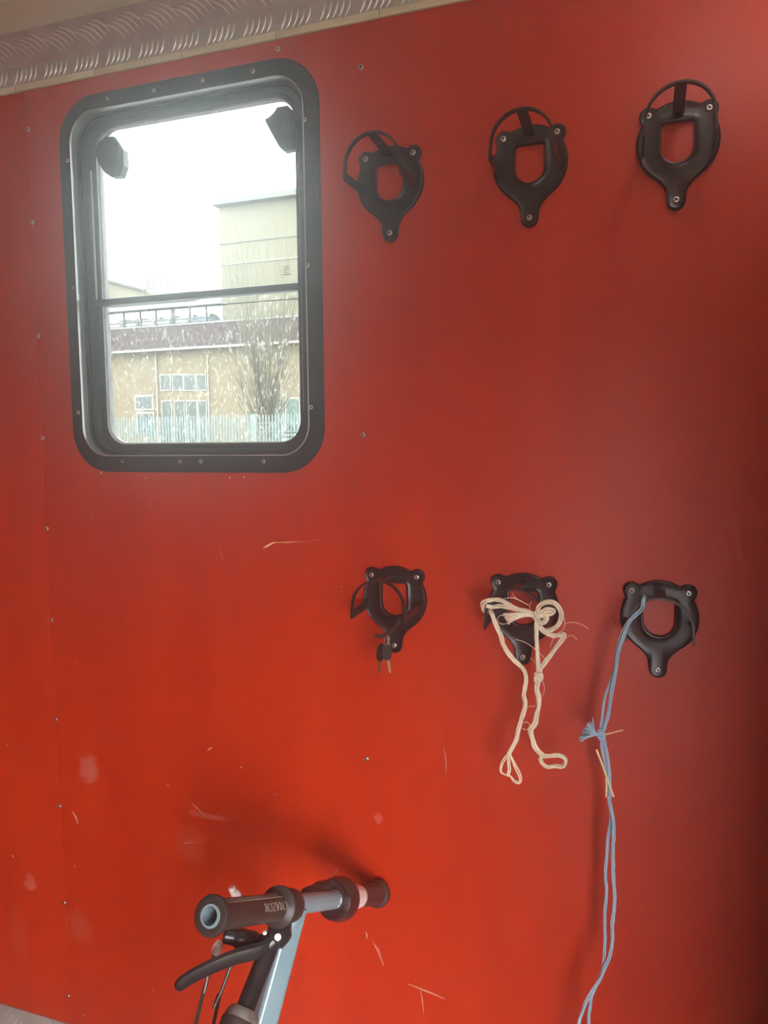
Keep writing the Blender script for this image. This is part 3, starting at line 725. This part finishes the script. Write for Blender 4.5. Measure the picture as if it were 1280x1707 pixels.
straw((273, 1432), (273, 1547), BY - .006, .0016, 'short upright straw stalk beside the blue twine below the knot')

# ------------------------------------------------------------------ scooter leaning on the wall
F_END = at(628, 1490, -0.026); N_END = at_depth(349, 1527, 0.945)
AX = (N_END - F_END); BARL = AX.length; AX.normalize()
def along(px):
    """distance from the far end along the bar whose picture x is px"""
    lo_, hi = 0.0, BARL
    for _ in range(50):
        m_ = (lo_ + hi)/2; c = ROT.transposed() @ (F_END + AX*m_ - CAM); x = CX + FPX*c.x/-c.z
        if x > px: lo_ = m_
        else: hi = m_
    return lo_
sT = along(492)
T = F_END + AX*sT
# steering direction: square to the bar, raked so that the picture of it passes through (432, 1740)
u0 = Vector((-1, 0, 0)); u0 = (u0 - AX*u0.dot(AX)).normalized(); v0 = AX.cross(u0); v0 = v0 if v0.z < 0 else -v0
def proj(p):
    c = ROT.transposed() @ (p - CAM); return CX + FPX*c.x/-c.z, CY - FPX*c.y/-c.z
best = min(((abs(proj(T + (v0*math.cos(a) + u0*math.sin(a))*0.24)[0] - (proj(T)[0] - (proj(T + (v0*math.cos(a) + u0*math.sin(a))*0.24)[1] - proj(T)[1])*0.275)), a) for a in [math.radians(d*0.25) for d in range(-40, 200)]))
RAKE = best[1]; SD = (v0*math.cos(RAKE) + u0*math.sin(RAKE)).normalized()
lenF = (T.z - 0.10) / -SD.z; HUB = T + SD*lenF
sc = empty('kick_scooter', (HUB.x, HUB.y, 0.0)); SB = sc.location.copy()
tag(sc, 'pale blue scooter with black grips and brake lever leaning on the red wall', 'scooter')
def sfinish(name, bm, m, parent=None, smooth=35):
    bmesh.ops.translate(bm, verts=bm.verts, vec=-SB); return finish(name, bm, m, parent or sc, smooth)
def on_bar(d): return F_END + AX*d
# bar: open steel tube
RB = 0.0146
bm = bmesh.new(); lathe(bm, [(0.0, RB), (BARL - .002, RB), (BARL, RB - .0012), (BARL, RB - .0035), (BARL - .05, RB - .0035), (BARL - .05, 0), (0.0, 0)], F_END, AX, 32); sfinish('handlebar', bm, M['blue_tube'])
# near grip
gA, gB = along(468), BARL - 0.0015
grip = None
bm = bmesh.new()
L_ = gB - gA
lathe(bm, [(0, RB), (0, .0255), (.004, .0285), (.010, .0285), (.013, .0215), (.016, .0186), (L_-.016, .0186), (L_-.012, .0195), (L_-.008, .0240), (L_-.004, .0250), (L_-.001, .0240), (L_, .0215), (L_, RB + .0002)], on_bar(gA), AX, 40)
grip = sfinish('grip', bm, M['grip']); grip['label'] = 'worn black rubber grip'
gu = (CAM - on_bar(gA)); gu = (gu - AX*gu.dot(AX)).normalized(); gv = AX.cross(gu)
# gu faces the camera; pick the cross direction that points up
if gv.z < 0: gv = -gv
def on_grip(d, ang, r): return on_bar(d) + (gu*math.cos(ang) + gv*math.sin(ang))*r
bm = bmesh.new()
for k in range(3):
    tube(bm, [on_grip(gA + .014 + L_*t*.70 + (.008 if k else 0), math.radians(42 + k*9), .0189) for t in (0.04, .35, .7, 1.16)], [.0004, .0009, .0009, .0004], 6)
sfinish('grip_rib', bm, M['grip_print'], grip)
# raised lettering, upside down as seen from here: round emblem then the word
def grip_text():
    cu = bpy.data.curves.new('lettering', 'FONT'); cu.body = 'RAZOR'; cu.size = 0.0165; cu.extrude = 0.0004; cu.align_x = 'LEFT'; cu.resolution_u = 2
    to = bpy.data.objects.new('lettering_tmp', cu); COL.objects.link(to)
    dg = bpy.context.evaluated_depsgraph_get(); me = bpy.data.meshes.new_from_object(to.evaluated_get(dg)); bpy.data.objects.remove(to)
    bm = bmesh.new(); bm.from_mesh(me)
    bmesh.ops.subdivide_edges(bm, edges=[e for e in bm.edges if e.calc_length() > .003], cuts=1)
    ring_o = bmesh.new()
    for v in bm.verts:
        x, y, z = v.co; v.co = on_grip(gA + .0285 + x*0.95, math.radians(2) - (y - .0058)/.0189, .0187 + z)
    # emblem ring
    pr = [on_grip(gA + .0220 + .0052*math.cos(a), math.radians(2) - (.0052*math.sin(a))/.0189, .0190) for a in [2*math.pi*i/18 for i in range(19)]]
    tube(bm, pr, .0006, 5, cap=False)
    return bm
sfinish('lettering', grip_text(), M['grip_print'], grip)
# brake clamp ring next to the near grip
bm = bmesh.new(); cA = along(486); lathe(bm, [(0, RB), (0, .0215), (.003, .0235), (.020, .0245), (.024, .0230), (.024, RB)], on_bar(cA), AX, 36); sfinish('brake_clamp', bm, M['grip'])
# throttle collar, white band and far grip
e1_, e2_, e3_, e4_, e5_ = along(596), along(573), along(570), along(563), along(556)
bm = bmesh.new(); lathe(bm, [(0, RB), (0, .029), (e3_-e2_, .0335), ((e3_-e2_)*1.6, .0352), (e4_-e2_, .0355), (e4_-e2_+.003, .0345), (e5_-e2_, .0315), (e5_-e2_+.001, .0290), (e5_-e2_-.004, .0200), (e5_-e2_-.004, RB)], on_bar(e2_), AX, 48); sfinish('twist_collar', bm, M['brown_black'])
d0 = e5_ - .066
bm = bmesh.new(); lathe(bm, [(0, RB), (0, .0190), (e2_-e1_, .0258), (e2_-e1_, RB)], on_bar(e1_), AX, 36); w_ = sfinish('label_band', bm, M['white_label']); w_['label'] = 'white paper band'
bm = bmesh.new(); lathe(bm, [(-.012, 0), (-.012, .019), (-.010, .0235), (-.004, .0250), (.002, .0240), (.006, .0195), (e1_, .0178), (e1_, RB)], F_END, AX, 40); sfinish('grip', bm, M['grip'])
bm = bmesh.new(); hd = e4_; up_ = on_bar(hd) + Vector((0, .01, .02)); tube(bm, catmull([on_bar(hd) + gv*.018 - gu*.012, on_bar(along(545)) + gv*.016 - gu*.020, on_bar(along(528)) + gv*.012 - gu*.022], 5), [.014]*5 + [.011]*5 + [.006], 12); sfinish('throttle_body', bm, M['grip'])
# paint chip patch beside the collar
bm = bmesh.new()
for (da, a0, a1, w) in ((.071, 40, 95, .010), (.077, 62, 80, .013), (.071, -30, 5, .008), (.074, -55, -35, .006)):
    N_ = 6; A = []; B = []
    for i in range(N_ + 1):
        a = math.radians(a0 + (a1 - a0)*i/N_); ww = w*(0.5 + .5*math.sin(math.pi*i/N_))
        A.append(bm.verts.new(on_grip(d0 + da - .006, a, RB + .0003))); B.append(bm.verts.new(on_grip(d0 + da - .006 + ww, a, RB + .0003)))
    for i in range(N_): bm.faces.new((A[i], A[i+1], B[i+1], B[i]))
sfinish('paint_chip', bm, M['chip'])
# steering column: flattened tube with softened edges
sq = []
for cx_, cz_, a0 in ((.62, .62, 0), (-.62, .62, 90), (-.62, -.62, 180), (.62, -.62, 270)):
    for k in range(6):
        a = math.radians(a0 + 90*k/5); sq.append((cx_ + .38*math.cos(a), cz_ + .38*math.sin(a)))
view = (CAM - T); view = (view - SD*view.dot(SD)).normalized(); side = SD.cross(view)
start = (view*math.cos(math.radians(28)) + side*math.sin(math.radians(28)))
if side.x < 0: start = (view*math.cos(math.radians(28)) - side*math.sin(math.radians(28)))
bm = bmesh.new(); tube(bm, [T + SD*.002, T + SD*.10, T + SD*.25, T + SD*(lenF - .32)], [.0160, .0170, .0180, .0185], prof=[(a*1.0, b*1.0) for a, b in sq], start=start)
sfinish('steering_column', bm, M['blue_tube'], smooth=30)
bm = bmesh.new()
for px, py, r in ((455, 1612, .0022), (437, 1655, .0016), (466, 1592, .0012), (440, 1648, .0012)):
    c = at_depth(px, py, (ROT.transposed() @ (T + SD*.12 - CAM)).z * -1 - .03); 
    lathe(bm, [(0, 0), (0, r*.7), (.001, r*.6), (.001, 0)], c, (CAM - c), 7)
bm.free()
# weld collar at the tee
bm = bmesh.new(); lathe(bm, [(0, .0175), (.004, .0195), (.012, .0185), (.020, .0172)], T + SD*.008, SD, 28); sfinish('weld', bm, M['blue_tube'])
# second, black tube ahead of the column with its clamp collar
dT = -(ROT.transposed() @ (T - CAM)).z
K0 = at_depth(458, 1556, dT - .035); K1 = at_depth(388, 1735, dT - .125)
KD = (K1 - K0).normalized()
bm = bmesh.new(); lathe(bm, [(0, 0), (.0, .010), (.004, .0125), (.012, .0135), (.6, .0135), (.6, 0)], K0, KD, 28); sfinish('black_tube', bm, M['dark_metal'])
kc = (at_depth(391, 1690, dT - .11) - K0).dot(KD)
bm = bmesh.new(); lathe(bm, [(kc - .012, .0138), (kc - .010, .0195), (kc - .004, .0235), (kc + .002, .0245), (kc + .004, .0245), (kc + .004, .0138)], K0, KD, 32); sfinish('collar', bm, M['worn_collar'])
bm = bmesh.new(); lathe(bm, [(kc + .004, .0255), (kc + .008, .0265), (kc + .012, .0258), (kc + .014, .0262), (kc + .10, .0262), (kc + .10, .0138)], K0, KD, 32); sfinish('head_tube', bm, M['grip'])
# brake lever and its housing
dc = -(ROT.transposed() @ (on_bar(cA) - CAM)).z
def dp(px, py, o): return at_depth(px, py, dc + o)
bm = bmesh.new()
tube(bm, catmull([dp(470, 1535, -.012), dp(468, 1552, -.028), dp(455, 1566, -.036), dp(440, 1576, -.040)], 5), [.015]*5 + [.018]*5 + [.015]*5 + [.011], 14); sfinish('lever_bracket', bm, M['dark_metal'])
bm = bmesh.new()
tube(bm, catmull([dp(462, 1566, -.02), dp(425, 1570, -.024), dp(392, 1562, -.028), dp(372, 1558, -.03)], 5), [.010]*5 + [.0145]*5 + [.012]*5 + [.008], 12); sfinish('cable_housing', bm, M['dark_metal'])
lv = [(470, 1562, -.034), (440, 1582, -.050), (415, 1589, -.058), (390, 1596, -.064), (360, 1608, -.070), (330, 1622, -.075), (310, 1634, -.078), (302, 1642, -.079), (303, 1650, -.079)]
bm = bmesh.new(); P = catmull([dp(*q) for q in lv], 5); n = len(P)
prf = [(1.0, 0), (.75, .36), (0, .5), (-.75, .36), (-1.0, 0), (-.75, -.36), (0, -.5), (.75, -.36)]
tube(bm, P, [.0138*(1 - .30*i/n) if i < n-6 else .0100*(1 - .10*(i-n+6)) for i in range(n)], prof=prf, start=Vector((0, 0, 1))); sfinish('brake_lever', bm, M['dark_metal'])
bm = bmesh.new(); lathe(bm, [(0, 0), (0, .0045), (.002, .0052), (.004, .0045), (.004, 0)], dp(463, 1562, -.052), (CAM - dp(463, 1562, -.05)), 12); sfinish('pivot_bolt', bm, M['chip'])
bm = bmesh.new(); lathe(bm, [(0, 0), (0, .0030), (.002, .0035), (.003, 0)], dp(441, 1554, -.046), (CAM - dp(441, 1554, -.046)), 10); sfinish('pivot_bolt', bm, M['screw'])
# cable adjuster and pink ferrules
bm = bmesh.new(); tube(bm, [dp(366, 1571, -.03), dp(362, 1580, -.03), dp(357, 1590, -.032)], [.0058, .0085, .0065], 8); sfinish('cable_adjuster', bm, M['pink'])
bm = bmesh.new(); tube(bm, catmull([dp(386, 1478, -.022), dp(389, 1486, -.022), dp(396, 1494, -.024), dp(399, 1508, -.030)], 4), [.0055]*5 + [.0068]*4 + [.005]*4, 8); sfinish('bell_lever', bm, M['pink'])
bm = bmesh.new(); tube(bm, catmull([dp(381, 1546, -.02), dp(395, 1548, -.02), dp(410, 1553, -.02)], 4), .0036, 6); sfinish('ferrule', bm, M['pink'])
# cables
def cable(pts, tail):
    P = catmull([dp(*q) for q in pts] + [Vector(t) for t in tail], 6); bm = bmesh.new(); tube(bm, P, .0027, 8); sfinish('brake_cable', bm, M['cable'])
cable([(358, 1588, -.032), (349, 1618, -.04), (340, 1655, -.05), (325, 1712, -.062)], [HUB + Vector((.03, -.02, .25))])
cable([(396, 1585, -.03), (384, 1612, -.036), (368, 1655, -.046), (357, 1680, -.055), (354, 1715, -.06)], [HUB + Vector((.05, .0, .28))])
# lower part: fork, wheels, deck (below the frame)
bm = bmesh.new(); c_ = T + SD*(lenF - .34); tube(bm, [c_, T + SD*(lenF - .22)], .019, 16); sfinish('fork_crown', bm, M['dark_metal'])
for s in (-1, 1):
    bm = bmesh.new(); tube(bm, [T + SD*(lenF - .23), T + SD*(lenF - .17) + AX*s*.030, HUB + AX*s*.030], .008, 10); sfinish('fork_leg', bm, M['blue_tube'])
def wheel(c):
    bm = bmesh.new(); lathe(bm, [(-.018, .06), (-.021, .082), (-.014, .094), (0, .099), (.014, .094), (.021, .082), (.018, .06), (.012, .02), (.030, .012), (.030, 0)], c, AX, 36)
    lathe(bm, [(-.018, .06), (-.012, .02), (-.030, .012), (-.030, 0)], c, AX, 36); sfinish('wheel', bm, M['tyre'])
fwd = (v0.cross(AX)); fwd = Vector((-1, 0, 0)) if abs(fwd.x) < .1 else (fwd if fwd.x < 0 else -fwd)
fwd.z = 0; fwd.normalize()
wheel(HUB); wheel(HUB - fwd*.72)
bm = bmesh.new(); upv = -v0; M4 = Matrix((( *(-fwd),), (*AX,), (*upv,))).transposed()
box(bm, .22, .60, -.055, .055, -.012, .012, .006); box(bm, .56, .74, -.035, -.028, -.012, .012, .002); box(bm, .56, .74, .028, .035, -.012, .012, .002)
bmesh.ops.transform(bm, matrix=Matrix.Translation(HUB) @ M4.to_4x4(), verts=bm.verts); sfinish('deck', bm, M['dark_metal'])
bm = bmesh.new(); tube(bm, [T + SD*(lenF - .30), HUB - fwd*.14 + Vector((0, 0, .06)), HUB - fwd*.26 + Vector((0, 0, .0))], .017, 14); sfinish('neck', bm, M['blue_tube'])

# ------------------------------------------------------------------ outdoors
bm = bmesh.new()
prof = [(-60, -.55), (-2.4, -.55), (4, -.55), (33, .3), (80, .6), (220, 1.2)]
R0 = [bm.verts.new((-160, y, z)) for y, z in prof]; R1 = [bm.verts.new((90, y, z)) for y, z in prof]
for k in range(len(prof) - 1): bm.faces.new((R0[k], R0[k+1], R1[k+1], R1[k]))
tag(finish('ground', bm, M['ground']), 'grey tarmac yard outside the vehicle', kind='structure')

z7 = zoomed(160, 440, 3.5556)
# palisade fence
FY = 32.0
ftop = at(340, 693, FY).z; fence = empty('palisade_fence', (at(340, 700, FY).x, FY, .29)); FB = fence.location.copy()
tag(fence, 'pale blue steel palisade fence in front of the cream building', 'fence')
bm = bmesh.new(); hgt = ftop - FB.z
prism(bm, [(-.034, 0), (.034, 0), (.034, hgt-.10), (.014, hgt-.02), (0, hgt), (-.014, hgt-.02), (-.034, hgt-.10)], -.012, .012)
PALE = mesh_from(bm, 'pale', M['palisade'], 20)
x0, x1 = at(150, 715, FY).x, at(545, 715, FY).x; n = 82; pitch = (x1 - x0)/(n - 1); x0 -= 30*pitch; x1 += 110*pitch; n += 140
for k in range(n):
    o = link('pale', PALE, None, fence); o.location = (x0 + (x1-x0)*k/(n-1) - FB.x, random.uniform(-.008, .008), random.uniform(-.02, .02))
for zz in (hgt - .42, hgt - .85, .35):
    boxobj('rail', x0 - FB.x - .3, x1 - FB.x + .3, .015, .055, zz - .03, zz + .03, M['palisade'], fence)
for xz, w in ((938, .30), (545, .10), (330, .10)):
    xx = at(*z7(xz, 980), FY).x - FB.x; boxobj('post', xx - w/2, xx + w/2, -.05, .10, 0, hgt + .02, M['palisade'], fence)

# cream building with rooftop parking
BYD = 70.0
def r7(x0, y0, x1, y1, Y):
    a = at(*z7(x0, (y0+y1)/2), Y); b = at(*z7(x1, (y0+y1)/2), Y); c = at(*z7((x0+x1)/2, y0), Y); d = at(*z7((x0+x1)/2, y1), Y)
    return a.x, b.x, d.z, c.z
gz = .4
bld = empty('depot_building', (at(340, 700, BYD).x, BYD, gz)); QB = bld.location.copy()
tag(bld, 'low cream building with maroon fascia band and rooftop parking deck', 'building')
def bb(name, x0, x1, y0, y1, z0, z1, m, parent=None, base=None):
    q = base or QB; return boxobj(name, x0 - q.x, x1 - q.x, y0 - q.y, y1 - q.y, z0 - q.z, z1 - q.z, m, parent or bld)
bx0, bx1 = at(60, 600, BYD).x - 15, at(640, 600, BYD).x + 30
_, _, bandz0, bandz1 = r7(0, 362, 1260, 500, BYD)
bb('wall', bx0, bx1, BYD, BYD + 8.4, gz - 1, bandz0, M['wall_cream'])
bb('fascia_band', bx0, bx1, BYD - .9, BYD + .4, bandz0, bandz1, M['maroon'])
bb('gutter', bx0, bx1, BYD - 1.05, BYD - .85, bandz0 - .15, bandz0 + .10, M['white_paint'])
bb('coping', bx0, bx1, BYD - 1.0, BYD + .45, bandz1, bandz1 + .12, M['white_paint'])
bb('deck', bx0, bx1, BYD + .4, BYD + 8.4, bandz1 + .30, bandz1 + .45, M['slab'])
cx0, _, cz0, cz1 = r7(60, 238, 760, 262, BYD); cx1 = at(*z7(745, 250), BYD).x
bb('canopy', bx0, cx1, BYD - .3, BYD + 1.2, cz0, cz1, M['white_paint'])
_, _, c2, c3 = r7(60, 180, 590, 236, BYD + 2)
bb('roof_fascia', bx0, at(*z7(585, 210), BYD + 2).x, BYD + 2, BYD + 3, c2, c3, M['tower_cream'])
for xz in (160, 257, 350, 445, 458, 552, 650):
    xx = at(*z7(xz, 320), BYD).x; bb('deck_post', xx - .10, xx + .10, BYD + .1, BYD + .25, bandz1, cz0, M['dark_post'])
bb('hand_rail', bx0, cx1, BYD + .12, BYD + .2, bandz1 + .75, bandz1 + .83, M['dark_post'])
# plant room with a sloped roof and a frame of roof pipes
Y2 = BYD + 6
pa, pb_, pc, pd = at(*z7(60, 100), Y2), at(*z7(285, 160), Y2), at(*z7(285, 235), Y2), at(*z7(60, 235), Y2)
bm = bmesh.new(); prism(bm, [(p.x - QB.x, p.z - QB.z) for p in (pa, pb_, pc, pd)], Y2 - QB.y, Y2 + 2.3 - QB.y); finish('plant_room', bm, M['tower_cream'], bld)
bm = bmesh.new(); tube(bm, [pa + Vector((-.2, -.2, .15)) - QB, pb_ + Vector((.4, -.2, 0)) - QB], .22, 6); finish('roof_edge', bm, M['slab'], bld)
bm = bmesh.new(); Y3 = BYD + 5
for (a, b, c, d) in ((308, 78, 308, 150), (345, 74, 345, 146), (308, 80, 345, 76), (308, 112, 345, 108), (308, 145, 345, 140), (382, 92, 382, 140), (375, 128, 392, 126), (424, 88, 424, 134), (450, 128, 450, 142)):
    tube(bm, [at(*z7(a, b), Y3) - QB, at(*z7(c, d), Y3) - QB], .09, 6)
finish('roof_pipework', bm, M['slab'], bld)
def window_on(x0, y0, x1, y1, m=None, f=.14, name='window'):
    a, b, c, d = r7(x0, y0, x1, y1, BYD)
    w = bb(name, a - f, b + f, BYD - .10, BYD + .02, c - f, d + f, M['frame_white'])
    q = boxobj('pane', a - QB.x, b - QB.x, -.13, -.09, c - QB.z, d - QB.z, m or M['far_glass'], w)
for x0_, x1_ in ((388, 440), (460, 515), (527, 590), (602, 650)): window_on(x0_, 660, x1_, 745)
for x0_, x1_ in ((400, 450), (472, 525), (545, 600), (615, 656)): window_on(x0_, 815, x1_, 1060, name='glazed_door')
window_on(240, 788, 335, 856, f=.22); window_on(250, 888, 340, 1000, f=.22)
for x0_, x1_ in ((1030, 1108), (1132, 1205), (1228, 1300)): window_on(x0_, 800, x1_, 1060, M['green_door'], name='glazed_door')
for xz in (365, 668):
    a = at(*z7(xz, 700), BYD); bm = bmesh.new(); tube(bm, [(a.x - QB.x, -.15, -1), (a.x - QB.x, -.15, bandz0 - QB.z)], .09, 8); finish('drainpipe', bm, M['frame_white'], bld)
# tall block behind
TY = 80.0
tb = empty('tall_block', (at(450, 700, TY).x, TY, gz)); TBB = tb.location.copy(); tag(tb, 'tall pale cream block with flat overhanging grey roof behind the tree', 'building')
tl = at(368, 440, TY).x; ttop = at(368, 346, TY).z
bb('wall', tl, tl + 46, TY, TY + 14, gz - 1, ttop, M['tower_cream'], tb, TBB)
bb('roof_slab', at(352, 342, TY - 1.2).x, tl + 47, TY - 1.2, TY + 15, ttop, ttop + .62, M['slab'], tb, TBB)
zc = at(430, 400, TY).z; bb('string_course', tl - .05, tl + 46, TY - .12, TY + .1, zc - .07, zc + .07, M['slab'], tb, TBB)
zc = at(430, 436, TY).z; bb('string_course', tl - .05, tl + 46, TY - .12, TY + .1, zc - .06, zc + .06, M['white_paint'], tb, TBB)
# parked cars on the deck, nose on
def car(xz, paint, lab):
    Y = BYD + 2.2; base = bandz1 + .45; c = at(*z7(xz, 330), Y); t = empty('parked_car', (c.x, Y, base)); tag(t, lab, 'car', 'cars parked on the roof deck')
    bm = bmesh.new(); n = 0
    rings = []
    for y, zb, zt, w in ((0, .35, .78, .70), (.15, .25, .92, .80), (.9, .25, 1.00, .84), (1.2, .25, 1.02, .84), (3.4, .25, 1.02, .84), (4.0, .3, .95, .78)):
        rings.append([bm.verts.new((sx*w, y, z)) for sx, z in ((-1, zb), (-1.0, (zb+zt)/2), (-.92, zt), (.92, zt), (1.0, (zb+zt)/2), (1, zb))])
    for a, b in zip(rings, rings[1:]):
        for k in range(6): bm.faces.new((a[k], a[(k+1) % 6], b[(k+1) % 6], b[k]))
    bm.faces.new(rings[0][::-1]); bm.faces.new(rings[-1]); finish('body', bm, paint, t, 30)
    bm = bmesh.new(); rings = []
    for y, z, w in ((1.05, 1.01, .76), (1.75, 1.50, .60), (3.0, 1.50, .60), (3.6, 1.01, .74)):
        rings.append((y, z, w))
    lo_ = [bm.verts.new((s*.78, y, 1.0)) for s, y in ((-1, 1.0), (1, 1.0), (1, 3.6), (-1, 3.6))]; hi_ = [bm.verts.new((s*.60, y, 1.47)) for s, y in ((-1, 1.75), (1, 1.75), (1, 3.0), (-1, 3.0))]
    for k in range(4): bm.faces.new((lo_[k], lo_[(k+1) % 4], hi_[(k+1) % 4], hi_[k]))
    bm.faces.new(lo_[::-1]); bm.faces.new(hi_); finish('windscreen', bm, M['far_glass'], t, 20)
    boxobj('roof', -.60, .60, 1.75, 3.0, 1.46, 1.51, paint, t, .02)
    for sx in (-.72, .72):
        for y in (.75, 3.3):
            bm = bmesh.new(); lathe(bm, [(-.09, 0), (-.09, .28), (-.07, .31), (.07, .31), (.09, .28), (.09, 0)], (sx, y, .31), (1, 0, 0), 16); finish('wheel', bm, M['tyre'], t)
for xz, p, lab in ((108, 'car_white', 'white car parked under the deck canopy nearest the window frame'), (208, 'car_silver', 'silver car parked second along the roof deck'), (303, 'car_white', 'white car parked third along the roof deck'),
                   (398, 'car_silver', 'silver car parked fourth along the roof deck'), (503, 'car_white', 'white car parked fifth along the roof deck'), (604, 'car_blue', 'blue-grey car parked at the tree end of the roof deck')):
    car(xz, M[p], lab)
# bare tree
TYR = 48.0
tr = empty('bare_tree', (at(442, 700, TYR).x, TYR, .35)); tr_b = tr.location.copy(); tag(tr, 'bare many-stemmed tree spreading in front of the cream block', 'tree')
rt = random.Random(5); bmT = bmesh.new(); bmB = bmesh.new()
tube(bmT, catmull([(0, 0, -.4), (.05, 0, .8), (-.03, 0, 1.6), (.02, 0, 2.4)], 4), [.42]*4 + [.36]*4 + [.34]*4 + [.30], 12)
def twig(bm, p, d, L, r, depth):
    pts = [Vector(p)]; dd = Vector(d).normalized(); seg = 5
    for i in range(seg):
        dd = (dd + Vector((rt.uniform(-.13, .13), rt.uniform(-.13, .13), .10))).normalized(); pts.append(pts[-1] + dd*L/seg)
    tube(bm, pts, [max(.006, r*(1 - .8*i/seg)) for i in range(seg + 1)], 4 if depth else 5, cap=False)
    if depth < 2:
        for i in range(4 if depth == 0 else 3):
            k = rt.randint(1, seg); a = rt.uniform(0, 6.28); tt = (pts[k] - pts[k-1]).normalized()
            nd = (tt*1.0 + Vector((math.cos(a), math.sin(a), .2))*rt.uniform(.25, .6)); twig(bm, pts[k], nd, L*rt.uniform(.28, .5), r*(1 - .8*k/seg)*.55 + .004, depth + 1)
for k in range(38):
    a = rt.uniform(0, 6.28); tiltv = rt.uniform(.03, .40); L = rt.uniform(8.5, 13.5)*(1 - .3*tiltv)
    twig(bmB, (rt.uniform(-.2, .2), rt.uniform(-.2, .2), rt.uniform(.6, 2.4)), (math.cos(a)*tiltv, math.sin(a)*tiltv*.8, 1), L, rt.uniform(.045, .095), 0)
for k in range(12):
    a = rt.choice((rt.uniform(-.6, .6), rt.uniform(2.5, 3.8))); twig(bmB, (0, 0, rt.uniform(.8, 2.2)), (math.cos(a)*.8, math.sin(a)*.6, 1), rt.uniform(4, 6), .05, 0)
finish('trunk', bmT, M['bark'], tr, 60); finish('branches', bmB, M['bark'], tr, 60)

# ------------------------------------------------------------------ added haze volume standing in for lens glare
HAZE = 0.105
if HAZE > 0:
    hm = bpy.data.materials.new('glare_haze_medium'); hm.use_nodes = True; nt = hm.node_tree; nt.nodes.remove(nt.nodes['Principled BSDF'])
    v = nt.nodes.new('ShaderNodeVolumeScatter'); v.inputs['Color'].default_value = (0.92, 0.98, 1.0, 1); v.inputs['Density'].default_value = HAZE; v.inputs['Anisotropy'].default_value = 0.885
    nt.links.new(v.outputs[0], nt.nodes['Material Output'].inputs['Volume'])
    hz = boxobj('glare_haze', XL + .002, XR - .002, BACK_Y + .002, -.0002, .001, CEIL - .001, hm)
    tag(hz, 'thin added haze standing in for glare around the bright window', 'haze', kind='stuff')
